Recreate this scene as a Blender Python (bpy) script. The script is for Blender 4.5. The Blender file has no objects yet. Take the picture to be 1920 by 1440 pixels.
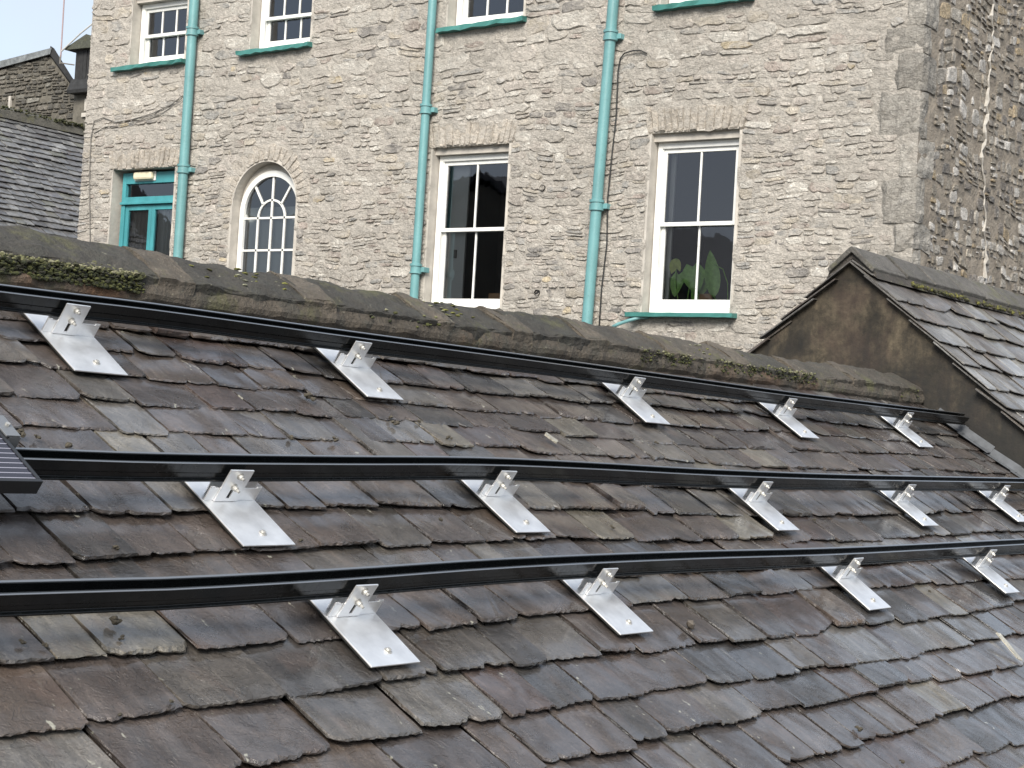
import bpy, math, random
import numpy as np
from mathutils import Vector, Matrix, noise

scene = bpy.context.scene
COL = scene.collection
RND = random.Random(7)
rad = math.radians

# ------------------------------------------------------------------ camera, sky, sun, exposure
cam_d = bpy.data.cameras.new('camera')
cam = bpy.data.objects.new('camera', cam_d)
COL.objects.link(cam)
scene.camera = cam
AX = Vector((0.57104185, 0.05945772, 0.81876492))      # world X (along the ridges) seen from the camera
AY = Vector((-0.81876113, -0.03105048, 0.57329406))    # world Y (across the roof, along the facade)
AZ = Vector((0.0595098, -0.99774779, 0.03095055))      # up
right = Vector((AX[0], AY[0], AZ[0]))
up = -Vector((AX[1], AY[1], AZ[1]))
fwd = Vector((AX[2], AY[2], AZ[2]))
cam.matrix_world = Matrix((right, up, -fwd)).transposed().to_4x4()
cam_d.sensor_width = 36.0
cam_d.lens = 61.967
cam_d.clip_start = 0.05
cam_d.clip_end = 2000.0
FPX = 3304.93

SUN_DIR = Vector((-0.74, -0.36, 0.58)).normalized()
world = bpy.data.worlds.new('World')
scene.world = world
world.use_nodes = True
wn = world.node_tree
wn.nodes.clear()
w_out = wn.nodes.new('ShaderNodeOutputWorld')
w_bg = wn.nodes.new('ShaderNodeBackground')
w_bg.inputs['Strength'].default_value = 0.10
sky = wn.nodes.new('ShaderNodeTexSky')
sky.sky_type = 'NISHITA'
sky.sun_disc = False
sky.sun_elevation = math.asin(SUN_DIR.z)
sky.sun_rotation = math.atan2(SUN_DIR.x, SUN_DIR.y)
w_tc = wn.nodes.new('ShaderNodeTexCoord')
w_no = wn.nodes.new('ShaderNodeTexNoise')
w_no.inputs['Scale'].default_value = 3.2
w_no.inputs['Detail'].default_value = 6.0
w_no.inputs['Roughness'].default_value = 0.55
wn.links.new(w_tc.outputs['Generated'], w_no.inputs['Vector'])
w_mr = wn.nodes.new('ShaderNodeMapRange')
w_mr.inputs['From Min'].default_value = 0.35
w_mr.inputs['From Max'].default_value = 0.62
w_mr.inputs['To Min'].default_value = 0.60
w_mr.inputs['To Max'].default_value = 0.95
wn.links.new(w_no.outputs['Fac'], w_mr.inputs['Value'])
w_mix = wn.nodes.new('ShaderNodeMix')
w_mix.data_type = 'RGBA'
w_mix.inputs['B'].default_value = (2.95, 3.18, 3.5, 1)       # thin bright cloud cover
wn.links.new(w_mr.outputs['Result'], w_mix.inputs['Factor'])
wn.links.new(sky.outputs['Color'], w_mix.inputs['A'])
wn.links.new(w_mix.outputs['Result'], w_bg.inputs['Color'])
wn.links.new(w_bg.outputs['Background'], w_out.inputs['Surface'])

sun_d = bpy.data.lights.new('sun', 'SUN')
sun_d.energy = 2.2
sun_d.angle = rad(28)
sun_d.color = (1.0, 0.94, 0.85)
sun = bpy.data.objects.new('sun', sun_d)
COL.objects.link(sun)
sun.rotation_euler = (-SUN_DIR).to_track_quat('-Z', 'Y').to_euler()
sun.location = (-10, -10, 30)

scene.view_settings.view_transform = 'Standard'
scene.view_settings.look = 'None'
scene.view_settings.exposure = 1.36
scene.view_settings.gamma = 1.0
scene.view_settings.use_curve_mapping = False

# ------------------------------------------------------------------ helpers
OFF = {}


def tag(o, label=None, cat=None, group=None, kind=None):
    if label: o['label'] = label
    if cat: o['category'] = cat
    if group: o['group'] = group
    if kind: o['kind'] = kind
    return o


def empty(name, loc=(0, 0, 0), rot=None):
    o = bpy.data.objects.new(name, None)
    o.empty_display_size = 0.2
    COL.objects.link(o)
    o.location = loc
    if rot is not None:
        o.rotation_euler = rot
        OFF[o] = Vector((0, 0, 0))           # children are given in the turned frame of the thing
    else:
        OFF[o] = Vector(loc)                 # children are given in world coordinates
    return o


class MB:
    """collects vertices and faces of one mesh, with a colour and a texture coordinate per vertex"""

    def __init__(s):
        s.v = []; s.f = []; s.t = []; s.p = []

    def add(s, vs, fs, tint=(1, 1, 1), pc=None):
        n = len(s.v)
        s.v.extend([tuple(q) for q in vs])
        s.f.extend([tuple(i + n for i in q) for q in fs])
        s.t.extend(tint if isinstance(tint, list) else [tint] * len(vs))
        s.p.extend([tuple(q) for q in (pc if pc is not None else vs)])
        return s

    def box(s, x0, x1, y0, y1, z0, z1, tint=(1, 1, 1)):
        vs = [(x0, y0, z0), (x1, y0, z0), (x1, y1, z0), (x0, y1, z0), (x0, y0, z1), (x1, y0, z1), (x1, y1, z1), (x0, y1, z1)]
        fs = [(0, 3, 2, 1), (4, 5, 6, 7), (0, 1, 5, 4), (1, 2, 6, 5), (2, 3, 7, 6), (3, 0, 4, 7)]
        return s.add(vs, fs, tint)

    def tube(s, pts, r, n=10, cap=True):
        pts = [Vector(p) for p in pts]
        rs = r if isinstance(r, (list, tuple)) else [r] * len(pts)
        vs = []; fs = []
        ref = None
        for i, p in enumerate(pts):
            d = (pts[min(i + 1, len(pts) - 1)] - pts[max(i - 1, 0)]).normalized()
            a = ref if ref is not None else (Vector((0, 0, 1)) if abs(d.z) < 0.9 else Vector((1, 0, 0)))
            u = d.cross(a).normalized(); w = u.cross(d).normalized(); ref = w
            for k in range(n):
                an = 2 * math.pi * k / n
                vs.append(p + u * math.cos(an) * rs[i] + w * math.sin(an) * rs[i])
        for i in range(len(pts) - 1):
            for k in range(n):
                fs.append((i * n + k, i * n + (k + 1) % n, (i + 1) * n + (k + 1) % n, (i + 1) * n + k))
        if cap:
            fs.append(tuple(range(n - 1, -1, -1)))
            fs.append(tuple(range((len(pts) - 1) * n, len(pts) * n)))
        return s.add(vs, fs)

    def prism(s, poly, fn, d0, d1):
        """poly: 2-D outline, fn(a, b, d) -> point"""
        n = len(poly)
        vs = [fn(a, b, d0) for a, b in poly] + [fn(a, b, d1) for a, b in poly]
        fs = [tuple(range(n - 1, -1, -1)), tuple(range(n, 2 * n))]
        for i in range(n):
            j = (i + 1) % n
            fs.append((i, j, n + j, n + i))
        return s.add(vs, fs)

    def blob(s, c, r, rng, sq=(1, 1, 1), tint=(1, 1, 1), M=None):
        vs = []
        for q in ICO_V:
            k = r * rng.uniform(0.65, 1.25)
            d = Vector((q[0] * k * sq[0], q[1] * k * sq[1], q[2] * k * sq[2]))
            if M is not None: d = M @ d
            vs.append(Vector(c) + d)
        return s.add(vs, ICO_F, tint)

    def build(s, name, mat, parent=None, smooth=False, bevel=0.0):
        v = np.array(s.v, dtype=float)
        c = Vector((v.min(0) + v.max(0)) / 2)
        me = bpy.data.meshes.new(name)
        me.from_pydata([tuple(q) for q in (v - np.array(c))], [], s.f)
        a = me.attributes.new('tint', 'FLOAT_COLOR', 'POINT')
        tt = np.ones((len(s.v), 4), dtype=np.float32)
        tt[:, :3] = np.array(s.t, dtype=np.float32)
        a.data.foreach_set('color', tt.ravel())
        b = me.attributes.new('pc', 'FLOAT_VECTOR', 'POINT')
        b.data.foreach_set('vector', np.array(s.p, dtype=np.float32).ravel())
        if smooth:
            me.polygons.foreach_set('use_smooth', [True] * len(me.polygons))
        me.materials.append(mat)
        me.update()
        o = bpy.data.objects.new(name, me)
        COL.objects.link(o)
        if parent is not None:
            o.parent = parent
            o.location = c - OFF[parent]
        else:
            o.location = c
        OFF[o] = c
        if bevel:
            m = o.modifiers.new('bevel', 'BEVEL')
            m.width = bevel; m.segments = 2; m.limit_method = 'ANGLE'; m.angle_limit = rad(40)
        return o


_g = (1 + 5 ** 0.5) / 2
ICO_V = [Vector(q).normalized() for q in [(-1, _g, 0), (1, _g, 0), (-1, -_g, 0), (1, -_g, 0), (0, -1, _g), (0, 1, _g), (0, -1, -_g), (0, 1, -_g), (_g, 0, -1), (_g, 0, 1), (-_g, 0, -1), (-_g, 0, 1)]]
ICO_F = [(0, 11, 5), (0, 5, 1), (0, 1, 7), (0, 7, 10), (0, 10, 11), (1, 5, 9), (5, 11, 4), (11, 10, 2), (10, 7, 6), (7, 1, 8), (3, 9, 4), (3, 4, 2), (3, 2, 6), (3, 6, 8), (3, 8, 9), (4, 9, 5), (2, 4, 11), (6, 2, 10), (8, 6, 7), (9, 8, 1)]


def screen(p):
    """where a point falls in the 1920 x 1440 frame and how far it is (used only to rank pieces by size)"""
    p = Vector(p)
    z = p.dot(fwd)
    if z < 0.1: return None
    return 960 + p.dot(right) / z * FPX, 720 - p.dot(up) / z * FPX, z


def fbm(x, y, z=0.0, o=3):
    return noise.fractal(Vector((x, y, z)), 1.0, 2.0, o)


# ------------------------------------------------------------------ materials
class Mat:
    def __init__(s, name):
        s.m = bpy.data.materials.new(name)
        s.m.use_nodes = True
        s.nt = s.m.node_tree
        s.b = s.nt.nodes['Principled BSDF']
        s.out = s.nt.nodes['Material Output']

    def n(s, kind, **kw):
        nd = s.nt.nodes.new(kind)
        for k, v in kw.items():
            if k in nd.inputs: nd.inputs[k].default_value = v
            else: setattr(nd, k, v)
        return nd

    def l(s, a, b):
        s.nt.links.new(a, b)

    def attr(s, name):
        a = s.nt.nodes.new('ShaderNodeAttribute'); a.attribute_name = name
        return a

    def noise(s, vec, scale, detail=4, rough=0.55, stretch=None, dist=0.0):
        if stretch is not None:
            mp = s.n('ShaderNodeMapping'); mp.inputs['Scale'].default_value = stretch
            s.l(vec, mp.inputs['Vector']); vec = mp.outputs['Vector']
        t = s.n('ShaderNodeTexNoise')
        t.inputs['Scale'].default_value = scale; t.inputs['Detail'].default_value = detail
        t.inputs['Roughness'].default_value = rough; t.inputs['Distortion'].default_value = dist
        s.l(vec, t.inputs['Vector'])
        return t.outputs['Fac']

    def ramp(s, fac, stops):
        r = s.n('ShaderNodeValToRGB')
        el = r.color_ramp.elements
        while len(el) < len(stops): el.new(0.5)
        for e, (p, c) in zip(el, stops):
            e.position = p
            e.color = (c, c, c, 1) if isinstance(c, (int, float)) else (*c, 1)
        s.l(fac, r.inputs['Fac'])
        return r.outputs['Color']

    def mix(s, a, b, fac, mode='MIX'):
        m = s.n('ShaderNodeMix', data_type='RGBA', blend_type=mode)
        for v, k in ((a, 'A'), (b, 'B')):
            if isinstance(v, tuple): m.inputs[k].default_value = (*v, 1)
            else: s.l(v, m.inputs[k])
        if isinstance(fac, (int, float)): m.inputs['Factor'].default_value = fac
        else: s.l(fac, m.inputs['Factor'])
        return m.outputs['Result']

    def math(s, op, a, b=0.0):
        m = s.n('ShaderNodeMath', operation=op)
        for i, v in enumerate((a, b)):
            if isinstance(v, (int, float)): m.inputs[i].default_value = v
            else: s.l(v, m.inputs[i])
        return m.outputs[0]

    def col(s, c):
        if isinstance(c, tuple): s.b.inputs['Base Color'].default_value = (*c, 1)
        else: s.l(c, s.b.inputs['Base Color'])
        return s

    def rough(s, r):
        if isinstance(r, (int, float)): s.b.inputs['Roughness'].default_value = r
        else: s.l(r, s.b.inputs['Roughness'])
        return s

    def bump(s, h, strength=0.4, dist=0.01, prev=None):
        b = s.n('ShaderNodeBump')
        b.inputs['Strength'].default_value = strength
        b.inputs['Distance'].default_value = dist
        s.l(h, b.inputs['Height'])
        if prev is not None: s.l(prev, b.inputs['Normal'])
        s.l(b.outputs['Normal'], s.b.inputs['Normal'])
        return b.outputs['Normal']


def pos(m):
    g = m.n('ShaderNodeNewGeometry')
    return g.outputs['Position']


def make_slate(name, wet=1.0, lichen=0.5):
    m = Mat(name)
    pc = m.attr('pc').outputs['Vector']
    tint = m.attr('tint').outputs['Color']
    sepx = m.n('ShaderNodeSeparateColor'); m.l(tint, sepx.inputs[0]); m.sepx = sepx.name
    blot = m.noise(pc, 7, 5, 0.6, dist=0.6)
    streak = m.noise(pc, 9, 5, 0.65, stretch=(4.5, 0.7, 1))
    fine = m.noise(pc, 160, 3, 0.6)
    c = m.mix(tint, m.ramp(blot, [(0.3, 0.6), (0.5, 1.0), (0.72, 1.6)]), 1.0, 'MULTIPLY')
    c = m.mix(c, m.ramp(streak, [(0.3, 0.8), (0.55, 1.0), (0.72, 1.55)]), 0.9, 'MULTIPLY')
    c = m.mix(c, m.ramp(fine, [(0.3, 0.7), (0.7, 1.3)]), 0.8, 'MULTIPLY')
    rust = m.noise(pc, 4.2, 4, 0.6, stretch=(1.6, 0.8, 1), dist=0.5)
    c = m.mix(c, (0.115, 0.078, 0.060), m.math('MULTIPLY', m.ramp(rust, [(0.56, 0.0), (0.70, 1.0)]), 0.38))
    pale = m.noise(pc, 12, 4, 0.7, stretch=(2.5, 0.6, 1))
    c = m.mix(c, (0.24, 0.225, 0.19), m.math('MULTIPLY', m.ramp(pale, [(0.64, 0.0), (0.74, 1.0)]), 0.55 * lichen + 0.1))
    spot = m.n('ShaderNodeTexVoronoi', Scale=46.0)
    m.l(pc, spot.inputs['Vector'])
    sp = m.ramp(spot.outputs['Distance'], [(0.0, 1.0), (0.11, 1.0), (0.16, 0.0)])
    sp2 = m.math('MULTIPLY', sp, m.ramp(m.noise(pc, 5, 2), [(0.58, 0.0), (0.64, 1.0)]))
    c = m.mix(c, (0.30, 0.30, 0.24), m.math('MULTIPLY', sp2, lichen))
    spot2 = m.n('ShaderNodeTexVoronoi', Scale=30.0)
    m.l(pc, spot2.inputs['Vector'])
    dk = m.math('MULTIPLY', m.ramp(spot2.outputs['Distance'], [(0.0, 1.0), (0.06, 1.0), (0.1, 0.0)]), 0.7)
    c = m.mix(c, (0.025, 0.024, 0.02), dk)
    fl = m.n('ShaderNodeTexVoronoi', Scale=7.0)
    mp = m.n('ShaderNodeMapping'); mp.inputs['Scale'].default_value = (2.4, 0.9, 1); m.l(pc, mp.inputs['Vector'])
    wob = m.n('ShaderNodeVectorMath', operation='ADD')
    nz = m.n('ShaderNodeTexNoise'); nz.inputs['Scale'].default_value = 30.0; m.l(pc, nz.inputs['Vector'])
    scl = m.n('ShaderNodeVectorMath', operation='SCALE'); scl.inputs['Scale'].default_value = 0.12
    m.l(nz.outputs['Color'], scl.inputs[0]); m.l(mp.outputs['Vector'], wob.inputs[0]); m.l(scl.outputs[0], wob.inputs[1])
    m.l(wob.outputs[0], fl.inputs['Vector'])
    fk = m.math('MULTIPLY', m.ramp(fl.outputs['Distance'], [(0.0, 1.0), (0.07, 0.9), (0.10, 0.0)]), m.ramp(m.noise(pc, 3.3, 2), [(0.46, 0.0), (0.52, 0.9)]))
    c = m.mix(c, (0.34, 0.33, 0.27), fk)                       # pale lichen and bird-lime flecks
    m.col(c)
    r = m.noise(pc, 5, 4, 0.6, dist=0.4)
    own = m.math('MULTIPLY', m.math('FRACT', m.math('MULTIPLY', m.nt.nodes[m.sepx].outputs[0], 57.3)), 0.16)
    m.rough(m.math('ADD', own, m.ramp(r, [(0.34, 0.50 - 0.38 * wet), (0.50, 0.56 - 0.28 * wet), (0.66, 0.62 - 0.18 * wet)])))
    m.b.inputs['Specular IOR Level'].default_value = 0.7
    film = m.noise(pc, 4.5, 4, 0.62, stretch=(1.5, 0.8, 1), dist=0.7)
    m.l(m.math('MULTIPLY', m.ramp(film, [(0.36, 0.0), (0.60, 1.0)]), 0.95 * wet), m.b.inputs['Coat Weight'])
    m.b.inputs['Coat Roughness'].default_value = 0.14
    m.b.inputs['Coat IOR'].default_value = 1.45
    lay = m.noise(pc, 10, 4, 0.55, stretch=(1.0, 1.7, 1), dist=0.8)
    steps = m.ramp(lay, [(0.36, 0.0), (0.40, 0.45), (0.52, 0.5), (0.55, 0.8), (0.66, 0.85), (0.69, 1.0)])
    n1 = m.bump(steps, 0.75, 0.006)
    wavy = m.noise(pc, 26, 4, 0.6, stretch=(0.8, 1.5, 1), dist=0.9)
    n2 = m.bump(wavy, 0.5, 0.008, n1)
    grain = m.noise(pc, 75, 5, 0.72, stretch=(1.7, 0.6, 1))
    m.bump(grain, 0.6, 0.005, n2)
    return m.m


M_SLATE = make_slate('wet_slate', 1.0, 0.4)
M_SLATE_OLD = make_slate('weathered_slate', 0.6, 0.8)


def make_stone(name, mult, contrast, lich):
    m = Mat(name)
    pc = m.attr('pc').outputs['Vector']
    tint = m.attr('tint').outputs['Color']
    P = pos(m)
    a = m.noise(pc, 11, 5, 0.65, dist=0.5)
    b = m.noise(pc, 55, 4, 0.65)
    smear = m.noise(P, 6, 5, 0.62, stretch=(1, 1, 1.8), dist=0.4)
    c = m.mix(tint, m.ramp(a, [(0.3, 1 - contrast), (0.5, 1.0), (0.72, 1 + contrast)]), 1.0, 'MULTIPLY')
    c = m.mix(c, m.ramp(b, [(0.3, 0.62), (0.7, 1.3)]), 0.8, 'MULTIPLY')
    c = m.mix(c, mult, m.math('MULTIPLY', m.ramp(smear, [(0.44, 0.0), (0.56, 1.0)]), 0.72 if name == 'limestone_rubble' else 0.3))   # lime mortar smeared over the faces
    big = m.noise(P, 0.8, 3, 0.5)
    c = m.mix(c, m.ramp(big, [(0.3, 0.88), (0.7, 1.08)]), 0.8, 'MULTIPLY')
    if lich:
        v = m.noise(P, 26, 3, 0.7)
        c = m.mix(c, (0.62, 0.60, 0.54), m.math('MULTIPLY', m.ramp(v, [(0.62, 0.0), (0.68, 1.0)]), lich))
    m.col(c).rough(0.9)
    m.b.inputs['Specular IOR Level'].default_value = 0.25
    h1 = m.noise(P, 15, 6, 0.7, stretch=(1, 1, 1.8), dist=0.8)
    n1 = m.bump(h1, 1.0, 0.05)
    h2 = m.noise(P, 90, 4, 0.65)
    m.bump(h2, 0.5, 0.008, n1)
    return m.m


MORTAR = (0.50, 0.465, 0.415)
M_STONE = make_stone('limestone_rubble', MORTAR, 0.3, 0.0)
M_QUOIN = make_stone('dressed_quoin', (0.42, 0.39, 0.345), 0.4, 0.15)
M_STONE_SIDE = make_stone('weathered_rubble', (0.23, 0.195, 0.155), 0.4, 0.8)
M_STONE_FAR = make_stone('dark_rubble', (0.12, 0.11, 0.09), 0.4, 0.0)


def simple(name, c, rough=0.6, metal=0.0, nscale=0, namp=0.15, bump=0.0, bscale=60, spec=0.5, bdist=0.004):
    m = Mat(name)
    if nscale:
        P = pos(m)
        f = m.noise(P, nscale, 5, 0.6)
        m.col(m.mix(c, m.ramp(f, [(0.3, 1 - namp), (0.7, 1 + namp)]), 1.0, 'MULTIPLY'))
        rr = m.noise(P, nscale * 2.3, 3)
        m.rough(m.ramp(rr, [(0.3, max(0.03, rough - 0.1)), (0.7, min(1, rough + 0.1))]))
    else:
        m.col(c).rough(rough)
    m.b.inputs['Metallic'].default_value = metal
    m.b.inputs['Specular IOR Level'].default_value = spec
    if bump:
        m.bump(m.noise(pos(m), bscale, 4, 0.6), bump, bdist)
    return m.m


def make_white_paint():
    m = Mat('white_gloss_paint')
    P = pos(m)
    f = m.noise(P, 9, 4, 0.6)
    c = m.mix((0.80, 0.80, 0.77), m.ramp(f, [(0.3, 0.9), (0.7, 1.03)]), 1.0, 'MULTIPLY')
    chip = m.noise(P, 34, 4, 0.7, stretch=(1, 0.35, 1.4))
    low = m.noise(P, 1.7, 2)
    c = m.mix(c, (0.30, 0.27, 0.22), m.math('MULTIPLY', m.ramp(chip, [(0.67, 0.0), (0.70, 1.0)]), m.ramp(low, [(0.45, 0.2), (0.6, 0.9)])))
    m.col(c).rough(0.4)
    m.bump(chip, 0.15, 0.003)
    return m.m


M_WHITE = make_white_paint()


def make_teal(name, c, worn):
    m = Mat(name)
    P = pos(m)
    f = m.noise(P, 6, 5, 0.6, stretch=(1, 1, 0.35))
    k = m.mix(c, m.ramp(f, [(0.3, 0.82), (0.7, 1.15)]), 1.0, 'MULTIPLY')
    ch = m.noise(P, 40, 4, 0.7)
    k = m.mix(k, (0.06, 0.085, 0.075), m.math('MULTIPLY', m.ramp(ch, [(0.62, 0.0), (0.68, 1.0)]), worn))
    m.col(k).rough(0.38)
    m.bump(ch, 0.2 + worn * 0.5, 0.006)
    return m.m


M_TEAL = make_teal('teal_pipe_paint', (0.135, 0.30, 0.31), 0.35)
M_TEAL_WIN = make_teal('teal_joinery_paint', (0.06, 0.28, 0.31), 0.1)
M_SILL = make_teal('worn_teal_sill_paint', (0.05, 0.19, 0.17), 0.6)
M_MORTAR = None


def make_mortar():
    m = Mat('lime_mortar')
    P = pos(m)
    a = m.noise(P, 5, 5, 0.6)
    b = m.noise(P, 45, 5, 0.7)
    c = m.mix(MORTAR, m.ramp(a, [(0.3, 0.85), (0.7, 1.12)]), 1.0, 'MULTIPLY')
    c = m.mix(c, m.ramp(b, [(0.3, 0.68), (0.65, 1.2)]), 0.9, 'MULTIPLY')
    dirt = m.noise(P, 13, 4, 0.7, stretch=(1, 1, 2.2))
    c = m.mix(c, (0.20, 0.175, 0.15), m.math('MULTIPLY', m.ramp(dirt, [(0.58, 0.0), (0.7, 1.0)]), 0.6))
    big = m.noise(P, 0.8, 3, 0.5)
    c = m.mix(c, m.ramp(big, [(0.3, 0.88), (0.7, 1.08)]), 0.8, 'MULTIPLY')
    m.col(c).rough(0.95)
    n1 = m.bump(m.noise(P, 15, 6, 0.72, stretch=(1, 1, 1.8), dist=0.8), 1.0, 0.05)
    m.bump(b, 0.5, 0.01, n1)
    return m.m


M_MORTAR = make_mortar()
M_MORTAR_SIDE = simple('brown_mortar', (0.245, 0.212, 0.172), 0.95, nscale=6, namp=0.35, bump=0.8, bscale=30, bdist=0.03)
M_MORTAR_FAR = simple('dark_mortar', (0.12, 0.11, 0.09), 0.95, nscale=4, namp=0.35, bump=0.6, bscale=12, bdist=0.04)
M_REVEAL = simple('lime_plaster_reveal', (0.46, 0.43, 0.385), 0.9, nscale=5, namp=0.2, bump=0.5, bscale=40, bdist=0.008)
M_RAIL = simple('black_anodised_rail', (0.005, 0.006, 0.0065), 0.2, nscale=25, namp=0.3, spec=0.35)
M_LIP = simple('sky_glint_lip', (0.30, 0.31, 0.32), 0.28, 0.9)  # lighter metal stands in for sky reflected off the lips


def make_alu():
    m = Mat('mill_aluminium')
    tc = m.n('ShaderNodeTexCoord').outputs['Object']
    oi = m.n('ShaderNodeObjectInfo').outputs['Random']
    sh = m.n('ShaderNodeVectorMath', operation='ADD')
    cmb = m.n('ShaderNodeCombineXYZ')
    m.l(m.math('MULTIPLY', oi, 37.0), cmb.inputs[0])
    m.l(tc, sh.inputs[0]); m.l(cmb.outputs[0], sh.inputs[1])
    v = sh.outputs[0]
    s = m.noise(v, 30, 4, 0.6, stretch=(6, 0.3, 1))
    b = m.noise(v, 14, 4, 0.6)
    d = m.noise(v, 130, 2, 0.6)
    m.col(m.mix((0.92, 0.925, 0.93), m.ramp(b, [(0.35, 0.9), (0.65, 1.04)]), 1.0, 'MULTIPLY'))
    m.b.inputs['Metallic'].default_value = 0.82
    m.rough(m.math('ADD', m.ramp(b, [(0.3, 0.36), (0.7, 0.46)]), m.math('MULTIPLY', m.ramp(d, [(0.62, 0.0), (0.68, 1.0)]), 0.08)))
    m.bump(s, 0.05, 0.001)
    return m.m


M_ALU = make_alu()
M_STEEL = simple('stainless_steel', (0.50, 0.49, 0.46), 0.4, 0.6)
M_LEAD = simple('lead_sheet', (0.095, 0.102, 0.112), 0.6, 0.0, nscale=14, namp=0.3, bump=0.3, bscale=25)
M_DARK = simple('dark_underlay', (0.02, 0.019, 0.018), 0.9)
M_WOODDARK = simple('tarred_boards', (0.022, 0.022, 0.022), 0.7, nscale=8, namp=0.4, bump=0.4, bscale=30)
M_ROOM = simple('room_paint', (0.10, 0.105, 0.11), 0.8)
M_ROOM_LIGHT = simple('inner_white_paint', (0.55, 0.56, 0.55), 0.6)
M_CABLE = simple('black_cable', (0.02, 0.02, 0.02), 0.6)
M_CABLE_GREY = simple('grey_cable', (0.17, 0.16, 0.145), 0.7)
M_LEAF = simple('leaf_green', (0.29, 0.54, 0.12), 0.4, nscale=20, namp=0.25)
M_LEAF_YEL = simple('leaf_yellow', (0.55, 0.62, 0.18), 0.45, nscale=20, namp=0.2)
M_BOX = simple('plain_timber', (0.42, 0.25, 0.13), 0.6, nscale=20, namp=0.15)
M_LAMP = simple('cream_plastic', (0.72, 0.66, 0.48), 0.4, nscale=10, namp=0.1)
M_MOSS = None


def make_moss():
    m = Mat('moss')
    t = m.attr('tint').outputs['Color']
    f = m.noise(pos(m), 120, 4, 0.7)
    m.col(m.mix(t, m.ramp(f, [(0.3, 0.5), (0.7, 1.5)]), 1.0, 'MULTIPLY')).rough(0.95)
    m.bump(f, 0.7, 0.01)
    return m.m


M_MOSS = make_moss()


def make_ridge(name, base):
    m = Mat(name)
    P = pos(m)
    t = m.attr('tint').outputs['Color']
    a = m.noise(P, 6, 6, 0.65, dist=0.6)
    b = m.noise(P, 60, 4, 0.7)
    c = m.mix(t, m.ramp(a, [(0.3, 0.7), (0.5, 1.0), (0.7, 1.3)]), 1.0, 'MULTIPLY')
    c = m.mix(c, m.ramp(b, [(0.3, 0.65), (0.7, 1.3)]), 0.9, 'MULTIPLY')
    al = m.noise(P, 9, 5, 0.7, stretch=(1, 2, 1))
    c = m.mix(c, (0.055, 0.055, 0.045), m.math('MULTIPLY', m.ramp(al, [(0.5, 0.0), (0.62, 1.0)]), 0.55))
    li = m.noise(P, 30, 4, 0.7)
    c = m.mix(c, (0.27, 0.26, 0.19), m.math('MULTIPLY', m.ramp(li, [(0.65, 0.0), (0.7, 1.0)]), 0.6))
    gr = m.noise(P, 4, 4, 0.7)
    c = m.mix(c, (0.12, 0.12, 0.045), m.math('MULTIPLY', m.ramp(gr, [(0.56, 0.0), (0.7, 1.0)]), 0.5))
    m.col(c).rough(0.88)
    n1 = m.bump(a, 0.8, 0.03)
    m.bump(b, 1.0, 0.012, n1)
    return m.m


M_RIDGE = make_ridge('ridge_mortar', None)


def make_render():
    m = Mat('stained_cement_render')
    P = pos(m)
    sep = m.n('ShaderNodeSeparateXYZ'); m.l(P, sep.inputs[0])
    a = m.noise(P, 2.2, 6, 0.65, dist=0.8)
    b = m.noise(P, 30, 5, 0.7)
    drip = m.noise(P, 5, 4, 0.6, stretch=(1, 3.5, 0.35))
    c = m.mix((0.040, 0.032, 0.021), m.ramp(a, [(0.35, 0.4), (0.5, 1.0), (0.66, 1.7)]), 1.0, 'MULTIPLY')
    mot = m.noise(P, 8, 6, 0.72, dist=0.5)
    c = m.mix(c, m.ramp(mot, [(0.36, 0.45), (0.5, 1.0), (0.64, 1.6)]), 0.85, 'MULTIPLY')
    c = m.mix(c, m.ramp(drip, [(0.3, 0.6), (0.7, 1.35)]), 0.8, 'MULTIPLY')
    c = m.mix(c, m.ramp(b, [(0.3, 0.5), (0.7, 1.5)]), 0.8, 'MULTIPLY')
    red = m.noise(P, 3.1, 5, 0.7)
    c = m.mix(c, (0.045, 0.029, 0.023), m.math('MULTIPLY', m.ramp(red, [(0.5, 0.0), (0.65, 1.0)]), 0.5))
    # algae band washed down from the old abutment, with a ragged drip edge
    zz = m.math('ADD', sep.outputs[2], m.math('MULTIPLY', m.math('SUBTRACT', a, 0.5), 0.9))
    zz = m.math('ADD', zz, m.math('MULTIPLY', m.math('SUBTRACT', drip, 0.5), 0.7))
    c = m.mix((0.014, 0.0145, 0.014), c, m.math('ADD', m.math('MULTIPLY', m.ramp(m.math('MULTIPLY', m.math('ADD', zz, 0.2), 0.7), [(0.3, 0.0), (0.72, 1.0)]), 0.8), 0.2))
    v = m.n('ShaderNodeTexVoronoi', Scale=5.0); m.l(P, v.inputs['Vector'])
    c = m.mix(c, (0.33, 0.31, 0.22), m.ramp(v.outputs['Distance'], [(0.0, 1.0), (0.045, 0.9), (0.06, 0.0)]))
    m.col(c).rough(0.85)
    n1 = m.bump(m.noise(P, 12, 5, 0.6), 0.3, 0.02)
    m.bump(b, 0.35, 0.006, n1)
    return m.m


M_RENDER = make_render()


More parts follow.
